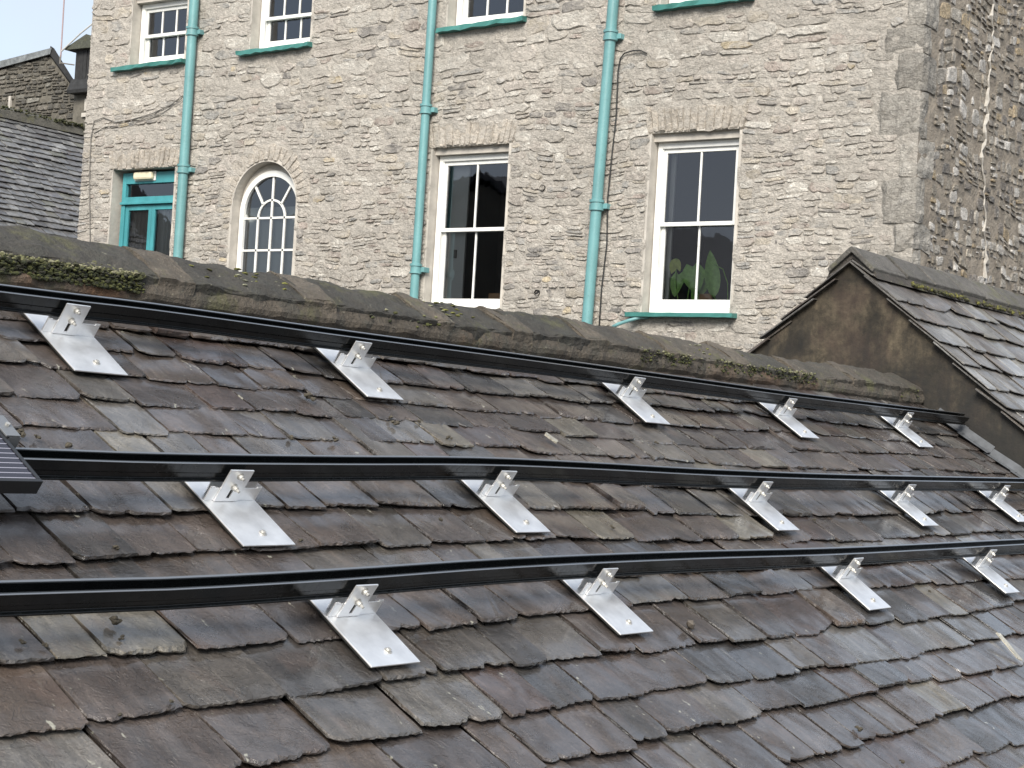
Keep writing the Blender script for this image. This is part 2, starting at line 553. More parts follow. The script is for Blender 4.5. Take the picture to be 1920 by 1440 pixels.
def make_glass():
    m = Mat('window_glass')
    m.nt.nodes.remove(m.b)
    tr = m.n('ShaderNodeBsdfTransparent'); tr.inputs['Color'].default_value = (0.90, 0.92, 0.92, 1)
    gl = m.n('ShaderNodeBsdfGlossy'); gl.inputs['Roughness'].default_value = 0.02
    gl.inputs['Color'].default_value = (0.9, 0.93, 1.0, 1)
    fr = m.n('ShaderNodeFresnel'); fr.inputs['IOR'].default_value = 2.0
    wv = m.n('ShaderNodeBump'); wv.inputs['Strength'].default_value = 0.06; wv.inputs['Distance'].default_value = 0.02
    m.l(m.noise(pos(m), 3.5, 2), wv.inputs['Height'])
    m.l(wv.outputs['Normal'], gl.inputs['Normal'])
    mx = m.n('ShaderNodeMixShader')
    m.l(fr.outputs[0], mx.inputs[0]); m.l(tr.outputs[0], mx.inputs[1]); m.l(gl.outputs[0], mx.inputs[2])
    m.l(mx.outputs[0], m.out.inputs['Surface'])
    return m.m


M_GLASS = make_glass()


def make_cell():
    m = Mat('solar_cell_glass')
    tc = m.n('ShaderNodeTexCoord').outputs['Object']
    sep = m.n('ShaderNodeSeparateXYZ'); m.l(tc, sep.inputs[0])
    fr = m.math('FRACT', m.math('MULTIPLY', sep.outputs[1], 55.0))
    line = m.math('LESS_THAN', fr, 0.14)
    m.col(m.mix((0.018, 0.018, 0.030), (0.28, 0.28, 0.33), line)).rough(0.12)
    return m.m


M_CELL = make_cell()
M_FRAME = simple('black_panel_frame', (0.012, 0.013, 0.015), 0.35)
M_ASPHALT = simple('yard_asphalt', (0.05, 0.05, 0.05), 0.9, nscale=3, namp=0.3, bump=0.3, bscale=80)

# ------------------------------------------------------------------ ground
GZ = -4.6
g = MB()
g.add([(-900, -900, GZ), (900, -900, GZ), (900, 900, GZ), (-900, 900, GZ)], [(0, 1, 2, 3)])
tag(g.build('ground', M_ASPHALT), kind='structure')

# ------------------------------------------------------------------ slates
PAL = [((0.068, 0.055, 0.048), 30), ((0.054, 0.045, 0.041), 26), ((0.080, 0.071, 0.062), 16), ((0.072, 0.056, 0.045), 12),
       ((0.042, 0.038, 0.035), 14), ((0.130, 0.117, 0.094), 3), ((0.058, 0.042, 0.036), 6), ((0.105, 0.096, 0.085), 9)]
PAL_OLD = [((0.118, 0.108, 0.095), 25), ((0.094, 0.083, 0.072), 22), ((0.165, 0.155, 0.140), 14), ((0.23, 0.222, 0.207), 6), ((0.105, 0.088, 0.073), 14), ((0.14, 0.127, 0.102), 8)]
PAL_FAR = [((0.125, 0.125, 0.125), 30), ((0.16, 0.16, 0.16), 20), ((0.10, 0.098, 0.10), 20), ((0.20, 0.20, 0.195), 8), ((0.14, 0.14, 0.12), 8)]


def shade(c, rng, a, b):
    k = rng.uniform(a, b)
    return tuple(x * k for x in c)


def pick(pal, rng):
    tot = sum(w for _, w in pal)
    r = rng.uniform(0, tot)
    for c, w in pal:
        r -= w
        if r <= 0: break
    k = rng.uniform(0.86, 1.14)
    return tuple(x * k for x in c)


def slate_piece(w, L, th, rng, seg=0.022, cut=0.0):
    """tail at y = 0, head at y = L, top face at z = th; ragged tail with a broken lower ledge.
    Returns the vertices, the faces and the number of rim vertices that come first"""
    out = []                                   # (x, y, kind)
    ns = max(5, int(w / seg))
    ch0 = rng.uniform(0.1, 0.9); chw = rng.uniform(0.03, 0.12); chd = rng.choice([0, 0, 0.006, 0.012, 0.018])
    bow = rng.uniform(-0.004, 0.006); skew = rng.uniform(-0.010, 0.010)
    cr, cl = rng.choice([0.0, 0.0, 0.005, 0.012, 0.02]), rng.choice([0.0, 0.0, 0.005, 0.012, 0.02])
    ph = rng.uniform(0, 50)
    amp = rng.uniform(0.5, 1.3)
    rag = lambda q: amp * (0.0055 * noise.noise(Vector((q * 45 + ph, ph, 3.0))) + 0.0035 * noise.noise(Vector((q * 140 + ph, ph, 7.0))))
    for i in range(ns + 1):
        u = i / ns
        y = -bow * (1 - (2 * u - 1) ** 2) + skew * (u - 0.5) + rag(w * u)
        if abs(u - ch0) < chw: y += chd * (1 - abs(u - ch0) / chw)
        if u < 0.09: y += cl * (1 - u / 0.09)
        if u > 0.91: y += cr * (1 - (1 - u) / 0.09)
        if cut > 0: y += max(0.0, cut * (1 - u / 0.55))
        if cut < 0: y += max(0.0, -cut * (1 - (1 - u) / 0.55))
        out.append((-w / 2 + w * u, y, 1))
    ks = (0.10, 0.22, 0.34, 0.46, 0.6) if seg < 0.02 else (0.2, 0.5)
    for k in ks: out.append((w / 2 + amp * 0.004 * noise.noise(Vector((k * 9, ph, 1.0))), L * k, 0))
    out.append((w / 2, L, 2)); out.append((-w / 2, L, 2))
    for k in ks[::-1]: out.append((-w / 2 + amp * 0.005 * noise.noise(Vector((k * 9, ph, 2.0))), L * k, 0))
    n = len(out)
    ledge = rng.choice([0.001, 0.003, 0.005, 0.009, 0.014])
    bot, mid, top = [], [], []
    for i, (x, y, k) in enumerate(out):
        sx = 1 if x > 0 else -1
        bot.append((x, y + (0.005 if k == 1 else 0.0), 0.0))
        if k == 1:
            q = max(0.0, 0.55 + 1.1 * noise.noise(Vector((x * 38 + ph, ph, 0))) + 0.5 * noise.noise(Vector((x * 120 + ph, ph, 5))))
            f = rng.uniform(0.25, 0.6)
            mid.append((x * 0.996, y + ledge * 0.35 * q + rng.uniform(-0.0015, 0.002), th * f))
            top.append((x * 0.99, y + ledge * q + rng.uniform(0.0, 0.0025), th * rng.uniform(0.92, 1.0)))
        else:
            mid.append((x - sx * rng.uniform(-0.001, 0.002), y, th * rng.uniform(0.35, 0.6)))
            top.append((x - sx * rng.uniform(0.0002, 0.0018), y, th))
    vs = bot + mid + top
    fs = []
    for i in range(n):
        j = (i + 1) % n
        fs.append((i, j, n + j, n + i)); fs.append((n + i, n + j, 2 * n + j, 2 * n + i))
    fs.append(tuple(range(2 * n, 3 * n)))
    return vs, fs, (2 * n, ns + 1)


def lay_slates(parent, name, O, eu, en, xr, tails, wr, mat, pal, seed, th=(0.0055, 0.012), lap=2.15, limit=300, sag=None, top=None, seg=0.022, skip=None, thin=1.0, wob=0.011, big=False):
    """lays courses of slates along X on the plane O + X*x + eu*t + en*h, tails listed from the eaves up"""
    rng = random.Random(seed)
    eu = Vector(eu); en = Vector(en); ex = Vector((1, 0, 0)); O = Vector(O)
    if eu.y < 0: ex = -ex
    jobs = []
    for ci, t0 in enumerate(tails):
        gau = (tails[ci + 1] - t0) if ci + 1 < len(tails) else 0.13
        x = xr[0] + rng.uniform(-0.2, 0)
        ph = rng.uniform(0, 10)
        while x < xr[1]:
            w = rng.uniform(*wr) * (1.22 if big and t0 < 2.2 else 1.0)
            if rng.random() < 0.18: w *= 0.68
            x1 = x + w
            a, b = max(x, xr[0]), min(x1, xr[1])
            if b - a > 0.05:
                xc = (a + b) / 2
                t = t0 + wob * math.sin(xc * 1.3 + ph) + rng.uniform(-0.012, 0.012)
                L = gau * lap + 0.02
                if top is not None: L = min(L, top - t)
                if not (skip and skip(xc, t)):
                    jobs.append((xc, t, b - a - rng.uniform(0.005, 0.012), L, gau))
            x = x1
    items = []
    for (xc, t, w, L, gau) in jobs:
        p = O + Vector((1, 0, 0)) * xc + eu * (t + gau * 0.5)
        sc = screen(p)
        inside = sc is not None and -60 < sc[0] < 1980 and -60 < sc[1] < 1500
        rank = (w * gau / sc[2] ** 2) if inside else 0.0
        items.append((rank, xc, t, w, L, gau))
    items.sort(key=lambda q: -q[0])
    rest = MB(); nrest = 0
    made = []
    for k, (rank, xc, t, w, L, gau) in enumerate(items):
        h = rng.uniform(*th)
        tilt = math.atan2(h + 0.009, gau) * thin + rad(rng.uniform(-0.6, 1.2))
        lift = rng.uniform(0, 0.003)
        if rng.random() < 0.05: tilt += rad(1.8); lift += 0.004
        if rng.random() < 0.08: h *= 1.7
        cut = 0.0
        if rng.random() < 0.035: cut = rng.choice([-1, 1]) * rng.uniform(0.03, 0.07)
        vs, fs, (nrim, ntail) = slate_piece(w, L, h, rng, (seg * 0.45 if rank > 0 and k < 220 and seg < 0.03 else seg), cut)
        yaw = rad(rng.gauss(0, 0.9)); roll = rad(rng.gauss(0, 1.1))
        s0 = sag(xc, t) if sag else 0.0
        R = Matrix.Rotation(yaw, 3, 'Z') @ Matrix.Rotation(roll, 3, 'Y') @ Matrix.Rotation(-tilt, 3, 'X')
        B = Matrix((ex, eu, en)).transposed()
        C0 = O + Vector((1, 0, 0)) * xc + eu * t + en * (s0 - 0.004 + lift)
        wv = [C0 + B @ (R @ Vector(q)) for q in vs]
        ox, oy = rng.uniform(0, 40), rng.uniform(0, 40)
        pc = [(q[0] + ox, q[1] + oy, q[2]) for q in vs]
        col = pick(pal, rng)
        cols = [tuple(q * 0.45 for q in col)] * (nrim // 2) + [(shade(col, rng, 0.6, 1.25) if q_ < ntail else tuple(c * 0.4 for c in col)) for q_ in range(nrim // 2)] + [col] * (len(vs) - nrim)      # shade painted into grimy underside and side rims, pale fresh breaks along tail
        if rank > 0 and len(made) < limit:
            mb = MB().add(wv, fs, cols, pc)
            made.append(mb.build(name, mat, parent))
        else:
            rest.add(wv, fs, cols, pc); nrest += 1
    if nrest:
        tag(rest.build('remaining_slates', mat, parent), kind='stuff')
    return made


# ------------------------------------------------------------------ main slate roof (the near slope carries the rails)
P34 = rad(34)
RU = Vector((0, math.cos(P34), math.sin(P34)))
RN = Vector((0, -math.sin(P34), math.cos(P34)))
RK = -2.029
RO = RN * RK
XG = 10.45                                   # the rendered gable that ends this roof


def sag(x, t):
    u = min(1.0, max(0.0, (t - 2.7) / 0.6))
    return -0.02 * u * u * (3 - 2 * u) + 0.006 * math.sin(x * 0.9 + t * 1.7)


def RP(x, t, h):
    return RO + Vector((1, 0, 0)) * x + RU * t + RN * h


roof = empty('slate_roofed_building', (5.5, 4.4, GZ))
tag(roof, 'low stone building under a wet purple grey slate roof that carries the black rails', 'building')
d = MB()
vs = [RP(0.9, 0.4, -0.045), RP(XG - 0.02, 0.4, -0.045), RP(XG - 0.02, 3.86, -0.06), RP(0.9, 3.86, -0.06)]
d.add(vs, [(0, 1, 2, 3)])
yb, zb = 4.36, vs[2].z
d.add([(0.9, yb, zb), (XG - 0.02, yb, zb), (XG - 0.02, 7.2, zb - (7.2 - yb) * 0.67), (0.9, 7.2, zb - (7.2 - yb) * 0.67)], [(0, 1, 2, 3)])
d.build('roof_deck', M_DARK, roof)
tails = [.50, .68, .86, 1.04, 1.22, 1.39, 1.56, 1.72, 1.895, 2.09, 2.245, 2.41, 2.58, 2.765, 2.935, 3.08, 3.22, 3.36, 3.49, 3.60]
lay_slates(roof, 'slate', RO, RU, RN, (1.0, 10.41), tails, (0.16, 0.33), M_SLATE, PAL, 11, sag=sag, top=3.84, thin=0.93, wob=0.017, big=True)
# far slope, out of sight from the photograph's side
FU = Vector((0, -math.cos(P34), math.sin(P34))); FN = Vector((0, math.sin(P34), math.cos(P34)))
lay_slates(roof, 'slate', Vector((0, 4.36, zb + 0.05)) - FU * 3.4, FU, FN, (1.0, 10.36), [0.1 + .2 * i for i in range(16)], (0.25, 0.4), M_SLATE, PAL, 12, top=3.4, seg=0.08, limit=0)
wb = MB()
wb.box(1.05, XG - 0.03, 1.75, 2.1, GZ, -1.05)
wb.box(1.05, XG - 0.03, 6.7, 7.0, GZ, -1.4)
wb.add([(1.05, 1.75, GZ), (1.05, 7.0, GZ), (1.05, 7.0, -1.3), (1.05, 4.36, 0.42), (1.05, 1.75, -1.3)], [(0, 1, 2, 3, 4)])
wb.build('wall', M_MORTAR_SIDE, roof)

# ridge: half-buried tiles bedded in mortar, each length its own piece
RIDGE_PROFILE = [(4.205, 0.350), (4.196, 0.395), (4.190, 0.430), (4.186, 0.443), (4.195, 0.452), (4.262, 0.492), (4.325, 0.527), (4.365, 0.543), (4.405, 0.530), (4.47, 0.490), (4.51, 0.42), (4.53, 0.36)]
MORT_L, ALGAE = (0.102, 0.086, 0.067), (0.047, 0.043, 0.036)


def ridge_piece(x0, x1, seed, tint, grow=0.0, step=0.03, mat=None, name='ridge_tile'):
    n = max(2, int((x1 - x0) / step))
    P = [(a, b) for a, b in RIDGE_PROFILE]
    fine = []
    for i in range(len(P) - 1):
        for k in range(3):
            u = k / 3
            fine.append((P[i][0] * (1 - u) + P[i + 1][0] * u, P[i][1] * (1 - u) + P[i + 1][1] * u))
    fine.append(P[-1])
    mb = MB(); vs = []; fs = []; m = len(fine)
    cy, cz = 4.365, 0.30
    for i in range(n + 1):
        x = x0 + (x1 - x0) * i / n
        dz = 0.007 * math.sin(x * 1.9 + 1) + 0.005 * math.sin(x * 4.1)
        for j, (y, z) in enumerate(fine):
            k = grow + 0.012 * fbm(x * 8, y * 9, z * 9 + seed, 4) + (0.010 * fbm(x * 18, z * 20, seed, 3) if j < 12 else 0)
            dl = math.hypot(y - cy, z - cz)
            vs.append((x + (0.008 * fbm(y * 20, z * 20, seed + i, 2) if i in (0, n) else 0), y + (y - cy) / dl * k, z + (z - cz) / dl * k + dz))
    for i in range(n):
        for j in range(m - 1):
            fs.append((i * m + j, i * m + j + 1, (i + 1) * m + j + 1, (i + 1) * m + j))
    fs.append(tuple(range(m - 1, -1, -1))); fs.append(tuple(range(n * m, (n + 1) * m)))
    mb.add(vs, fs, tint)
    return mb.build(name, mat or M_RIDGE, roof)


edges = [1.0, 1.75, 2.45, 3.2, 4.05, 4.75, 5.48, 6.02, 6.62, 7.35, 8.02, 8.75, 9.45, 10.47]
rr = random.Random(5)
for i in range(len(edges) - 1):
    k = rr.uniform(0.85, 1.2)
    warm = i in (8, 9, 11, 12)
    tint = tuple((a * 0.5 + b * 0.5 if warm else b) * k for a, b in zip(MORT_L, ALGAE))
    ridge_piece(edges[i] + 0.04, edges[i + 1] - 0.04, i * 3.1, tint)
    if i: ridge_piece(edges[i] - 0.062 - rr.uniform(0, .03), edges[i] + 0.062 + rr.uniform(0, .03), i * 7.7 + 50, shade(MORT_L, rr, 0.9, 1.15), grow=0.008, name='mortar_joint')
# bedding mortar under the front lip, breaking out here and there as orange clay
for i in range(len(edges) - 1):
    x0, x1 = edges[i], edges[i + 1]
    bd = MB(); n = int((x1 - x0) / 0.035)
    vs = []; fs = []; tn = []
    for k in range(n + 1):
        x = x0 + (x1 - x0) * k / n
        f = 0.018 * fbm(x * 9, 3.3, 1.0, 4)
        prof = [(4.215, 0.332), (4.183 - f, 0.372 + 0.5 * f), (4.180 - f, 0.392), (4.192, 0.428)]
        for (y, z) in prof:
            vs.append((x, y, z + 0.004 * fbm(x * 30, z * 40, 2.0, 2)))
            clay = (1.0 if 2.5 < x < 3.9 else 0.45 if 7.2 < x < 8.9 or 5.6 < x < 6.0 else 0.0) * min(1, max(0, 0.5 + 1.8 * fbm(x * 5, 0.3, 8.0, 3)))
            tn.append(tuple(a * (1 - clay) + b * clay for a, b in zip((0.080, 0.067, 0.052), (0.155, 0.088, 0.050))))
    for k in range(n):
        for j in range(3):
            fs.append((k * 4 + j, k * 4 + j + 1, (k + 1) * 4 + j + 1, (k + 1) * 4 + j))
    bd.add(vs, fs, tn)
    bd.build('bedding_mortar', M_RIDGE, roof)

# moss and lichen growing along the ridge
mo = MB(); mr = random.Random(21)
for (xa, xb, n) in ((2.3, 3.9, 5200), (7.0, 8.0, 1000), (8.0, 8.9, 800), (5.0, 5.5, 60), (10.0, 10.35, 90)):
    for k in range(n):
        x = mr.uniform(xa, xb)
        dens = 0.5 + 0.5 * fbm(x * 5, 1.7, 0, 3)
        if mr.random() > dens * 1.2 + (0.2 if x < 4 else -0.25): continue
        if mr.random() < 0.72:
            y, z = 4.180 + mr.uniform(-0.006, 0.01), mr.uniform(0.392, 0.452)
        else:
            y = mr.gauss(4.195, 0.012); z = 0.452 + (y - 4.195) * 0.6
        c = mr.choice([(0.045, 0.050, 0.018), (0.03, 0.035, 0.016), (0.075, 0.08, 0.025), (0.03, 0.03, 0.02)]) if z < 0.44 else mr.choice([(0.15, 0.15, 0.075), (0.21, 0.20, 0.13), (0.07, 0.072, 0.028), (0.045, 0.045, 0.024)])
        mo.blob((x, y, z), mr.uniform(0.003, 0.009), mr, (1.3, 0.9, 0.75), c)
for k in range(90):
    x = mr.choice([mr.gauss(4.45, 0.12), mr.gauss(5.62, 0.12), mr.gauss(7.75, 0.2), mr.gauss(3.1, 0.25)])
    y = mr.uniform(4.23, 4.34); z = 0.472 + (y - 4.23) * 0.57
    mo.blob((x, y, z), mr.uniform(0.004, 0.012), mr, (1.4, 1.2, 0.5), mr.choice([(0.15, 0.15, 0.04), (0.09, 0.09, 0.028), (0.2, 0.2, 0.14)]))
tag(mo.build('moss', M_MOSS), 'dark green and yellow moss along the mortar edge of the roof ridge', 'moss', kind='stuff')

# ------------------------------------------------------------------ gabled building that rises at the right-hand end of the roof
GA_Y, GA_Z = 4.70, 1.31
PG = rad(41.2)
gab = empty('gabled_building', (12.8, 4.7, GZ))
tag(gab, 'taller building with a dark stained rendered gable and grey slate roof at the right', 'building')
gw = MB()
sl = math.tan(PG)
apz = GA_Z - 0.035
out = [(2.3, GZ), (7.1, GZ), (7.1, apz - (7.1 - GA_Y) * sl), (GA_Y, apz), (2.3, apz - (GA_Y - 2.3) * sl)]
gw.prism(out, lambda a, b, dd: (dd, a, b), XG, XG + 0.35)
gw.build('gable_wall', M_RENDER, gab)
sw = MB()
sw.box(XG + 0.35, 15.9, 2.32, 2.6, GZ, apz - (GA_Y - 2.6) * sl - 0.06)
sw.box(XG + 0.35, 15.9, 6.55, 6.75, GZ, apz - (6.75 - GA_Y) * sl - 0.06)
sw.build('wall', M_MORTAR_SIDE, gab)
GU = Vector((0, math.cos(PG), math.sin(PG))); GN = Vector((0, -math.sin(PG), math.cos(PG)))
GL = 3.5
GO = Vector((0, GA_Y, GA_Z - 0.012)) - GU * GL
gd = MB()
GU2 = Vector((0, -math.cos(PG), math.sin(PG))); GN2 = Vector((0, math.sin(PG), math.cos(PG)))
GO2 = Vector((0, GA_Y, GA_Z - 0.012)) - GU2 * 3.3
for (O_, u_, n_, L_) in ((GO, GU, GN, GL), (GO2, GU2, GN2, 3.3)):
    gd.add([O_ + Vector((x, 0, 0)) + u_ * t - n_ * 0.03 for x, t in ((XG + 0.01, 0), (15.9, 0), (15.9, L_), (XG + 0.01, L_))], [(0, 1, 2, 3)])
gd.build('roof_deck', M_DARK, gab)
gt = [0.0 + 0.205 * i for i in range(17)]
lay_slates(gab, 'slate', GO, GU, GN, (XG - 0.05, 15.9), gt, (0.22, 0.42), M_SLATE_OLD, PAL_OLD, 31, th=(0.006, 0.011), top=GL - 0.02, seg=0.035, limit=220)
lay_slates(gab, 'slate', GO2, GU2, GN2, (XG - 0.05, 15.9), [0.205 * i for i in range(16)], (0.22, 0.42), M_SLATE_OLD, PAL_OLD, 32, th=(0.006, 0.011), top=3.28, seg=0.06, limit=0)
# angular ridge tiles, with mossy bedding below their edges
x = XG - 0.06
rg = random.Random(3)
k = 0
while x < 15.8:
    Lr = 0.56 if k == 0 else rg.uniform(0.46, 0.52)
    t1, t2 = 0.215, 0.03
    zt = GA_Z + 0.058 + rg.uniform(-0.006, 0.006)
    if k == 0: zt -= 0.008
    cl, sn = math.cos(PG), math.sin(PG)
    a = [(GA_Y - t1 * cl, zt - t1 * sn), (GA_Y - 0.02, zt - 0.012), (GA_Y, zt), (GA_Y + 0.02, zt - 0.012), (GA_Y + t1 * cl, zt - t1 * sn)]
    b = [(GA_Y + t1 * cl - 0.012, zt - t1 * sn - 0.028), (GA_Y, zt - 0.040), (GA_Y - t1 * cl + 0.012, zt - t1 * sn - 0.028)]
    tm = MB()
    shd = rg.uniform(0.85, 1.15)
    tl = rad(rg.uniform(-0.8, 0.8))
    tm.prism(a + b, lambda p, q, dd: (dd, p, q + (dd - x) * math.tan(tl)), x, x + Lr - 0.03)
    tm.t = [tuple(c * shd for c in (0.115, 0.108, 0.098))] * len(tm.v)
    tm.build('ridge_tile', M_RIDGE, gab, bevel=0.006)
    jm = MB()
    jm.prism([(p[0] * 0.985 + GA_Y * 0.015, p[1] - 0.013) for p in a] + b, lambda p, q, dd: (dd, p, q), x + Lr - 0.034, x + Lr + 0.004)
    jm.t = [(0.055, 0.05, 0.042)] * len(jm.v)
    jm.build('mortar_joint', M_RIDGE, gab)
    x += Lr; k += 1
bm = MB()
bm.t = []
lo = [(GA_Y - 0.155, zz) for zz in (0,)]
bm.prism([(GA_Y - 0.175, GA_Z - 0.16), (GA_Y - 0.140, GA_Z - 0.075), (GA_Y, GA_Z + 0.01), (GA_Y + 0.140, GA_Z - 0.075), (GA_Y + 0.175, GA_Z - 0.16), (GA_Y, GA_Z - 0.03)], lambda p, q, dd: (dd, p, q), XG - 0.03, 15.8)
bm.t = [(0.07, 0.062, 0.055)] * len(bm.v)
bm.build('bedding_mortar', M_RIDGE, gab)
gm = MB()
for k in range(900):
    x = mr.uniform(11.0, 14.6)
    if fbm(x * 2.2, 9, 0, 3) < -0.35: continue
    s = mr.uniform(0.175, 0.24)
    q = Vector((x, GA_Y - s * math.cos(PG), GA_Z + 0.012 - s * math.sin(PG)))
    gm.blob(q, mr.uniform(0.006, 0.016), mr, (1.3, 1, 0.8), mr.choice([(0.06, 0.06, 0.02), (0.04, 0.042, 0.02), (0.13, 0.125, 0.03), (0.05, 0.045, 0.03)]))
tag(gm.build('moss', M_MOSS), 'moss growing under the angular ridge tiles of the gabled building', 'moss', kind='stuff')
# lead soakers where the lower roof meets the gable
for k in range(15):
    t = 0.75 + k * 0.2
    if t > 3.42: break
    fl = MB()
    j = rg.uniform(-0.004, 0.004)
    a0, a1 = t, t + 0.225
    h0, h1 = 0.018 + j, 0.010 + j
    s0, s1 = sag(10.4, a0), sag(10.4, a1)
    xin = 10.395 + rg.uniform(-0.012, 0.012)
    vs = [RP(xin, a0, h0 + s0), RP(XG - 0.012, a0, h0 + s0 + 0.002), RP(XG - 0.006, a0, h0 + s0 + 0.045), RP(xin, a1, h1 + s1), RP(XG - 0.012, a1, h1 + s1 + 0.002), RP(XG - 0.006, a1, h1 + s1 + 0.045)]
    fl.add(vs, [(0, 1, 4, 3), (1, 2, 5, 4)])
    o = fl.build('lead_soaker', M_LEAD, gab)
    md = o.modifiers.new('thickness', 'SOLIDIFY'); md.thickness = 0.004

# ------------------------------------------------------------------ stone-walled house (facade X = XF faces the roof, side wall Y = YC)
XF, YC, YL = 16.4, 6.77, 18.95
ZT = 7.0
house = empty('stone_house', (20.0, 12.8, GZ))
tag(house, 'tall pale rubble stone house with white sash windows behind the slate roof', 'building')


class Opening:
    def __init__(s, y0, y1, z0, z1, arch=False, lintel=0.0):
        s.y0, s.y1, s.z0, s.z1, s.arch, s.lintel = y0, y1, z0, z1, arch, lintel
        s.r = (y1 - y0) / 2; s.c = (y0 + y1) / 2; s.sp = z1 - s.r if arch else z1

    def inside(s, y, z, m=0.0):
        if y < s.y0 - m or y > s.y1 + m or z < s.z0 - m or z > s.z1 + m: return False
        if s.arch and z > s.sp: return (y - s.c) ** 2 + (z - s.sp) ** 2 < (s.r + m) ** 2
        return True

    def block(s, za, zb):
        """blocked interval of a course between za and zb, with room for the lintel or arch stones"""
        zt = s.z1 + (s.lintel if not s.arch else s.lintel)
        if zb - 0.02 < s.z0 - (0.06 if not s.arch else 0) or za + 0.02 > zt: return None
        if s.arch:
            zm = (za + zb) / 2
            if zm <= s.sp: return (s.y0 - 0.03, s.y1 + 0.03)
            R = s.r + s.lintel
            q = R * R - (zm - s.sp) ** 2
            if q <= 0: return None
            return (s.c - math.sqrt(q), s.c + math.sqrt(q))
        if (za + zb) / 2 > s.z1: return (s.y0 - 0.05, s.y1 + 0.05)
        return (s.y0 - 0.03, s.y1 + 0.03)


W5 = Opening(8.75, 9.82, 1.44, 3.40, lintel=0.28)
W4 = Opening(11.715, 12.82, 1.44, 3.385, lintel=0.27)
WA = Opening(14.94, 16.03, 0.9, 3.33, True, 0.26)
WD = Opening(17.12, 18.31, 0.2, 3.33, lintel=0.27)
UA = Opening(17.09, 18.13, 4.73, 5.70, lintel=0.27)
UB = Opening(14.88, 15.90, 4.77, 5.75, lintel=0.27)
UC = Opening(11.63, 12.72, 4.80, 5.80, lintel=0.27)
UD = Opening(8.72, 9.80, 4.79, 5.80, lintel=0.27)
OPEN = [W5, W4, WA, WD, UA, UB, UC, UD]

# mortar face with real openings
mw = MB()


def breaks(lo, hi, step, extra):
    v = list(np.arange(lo, hi, step)) + [hi] + [e for e in extra if lo <= e <= hi]
    v = sorted(v)
    outv = [v[0]]
    for q in v[1:]:
        if q - outv[-1] > 0.012: outv.append(q)
        elif q in extra: outv[-1] = q
    return outv


ys = breaks(YC, YL, 0.07, [e for o in OPEN for e in (o.y0, o.y1)])
zs = [GZ, -2.0, 0.2] + breaks(0.3, ZT, 0.07, [e for o in OPEN for e in (o.z0, o.z1)])
grid = {}
vs = []; fs = []
for i, y in enumerate(ys):
    for j, z in enumerate(zs):
        grid[i, j] = len(vs)
        edge_y = i in (0, len(ys) - 1)
        vs.append((XF - (0 if edge_y else 0.018 * fbm(y * 5, z * 8, 0, 4) + 0.005), y, z))
for i in range(len(ys) - 1):
    for j in range(len(zs) - 1):
        yc, zc = (ys[i] + ys[i + 1]) / 2, (zs[j] + zs[j + 1]) / 2
        if any(o.inside(yc, zc, 0.02 if o.arch else 0) for o in OPEN): continue
        fs.append((grid[i, j], grid[i, j + 1], grid[i + 1, j + 1], grid[i + 1, j]))
mw.add(vs, fs)
mw.build('wall', M_MORTAR, house)
ow = MB()
ow.add([(XF, YL, GZ), (24, YL, GZ), (24, YL, ZT), (XF, YL, ZT)], [(0, 1, 2, 3)])
ow.add([(24, YC, GZ), (24, YL, GZ), (24, YL, ZT), (24, YC, ZT)], [(0, 1, 2, 3)])
ow.build('wall', M_MORTAR, house)
sd = MB(); vs = []; fs = []
xs = list(np.arange(XF, 24.01, 0.1)); zz = [GZ, -2] + list(np.arange(0.0, ZT + .01, 0.1))
for x in xs:
    for z in zz: vs.append((x, YC + (0 if x == xs[0] else 0.012 * fbm(x * 5, z * 6, 4, 3)), z))
for i in range(len(xs) - 1):
    for j in range(len(zz) - 1):
        a = i * len(zz) + j
        fs.append((a, a + len(zz), a + len(zz) + 1, a + 1))
sd.add(vs, fs)
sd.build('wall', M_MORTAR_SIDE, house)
hr = MB()
hr.add([(XF - 0.3, YC - 0.3, ZT), (24.3, YC - 0.3, ZT), (24.3, YL + 0.3, ZT), (XF - 0.3, YL + 0.3, ZT), (20.2, YC + 3.5, ZT + 2.6), (20.2, YL - 3.5, ZT + 2.6)], [(3, 2, 1, 0), (0, 1, 4), (1, 2, 5, 4), (2, 3, 5), (3, 0, 4, 5)])
hr.build('roof', M_SLATE_OLD, house)

STONE_PAL = [((0.455, 0.425, 0.38), 24), ((0.49, 0.447, 0.40), 22), ((0.60, 0.57, 0.515), 18), ((0.39, 0.378, 0.355), 12), ((0.50, 0.452, 0.38), 9), ((0.54, 0.46, 0.33), 1.2), ((0.29, 0.273, 0.255), 6), ((0.41, 0.355, 0.315), 6)]
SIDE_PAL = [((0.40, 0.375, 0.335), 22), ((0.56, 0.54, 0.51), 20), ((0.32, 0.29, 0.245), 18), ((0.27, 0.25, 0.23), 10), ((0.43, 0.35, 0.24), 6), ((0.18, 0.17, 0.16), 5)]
FAR_PAL = [((0.15, 0.14, 0.12), 20), ((0.19, 0.175, 0.15), 18), ((0.11, 0.105, 0.095), 20), ((0.26, 0.25, 0.22), 5)]


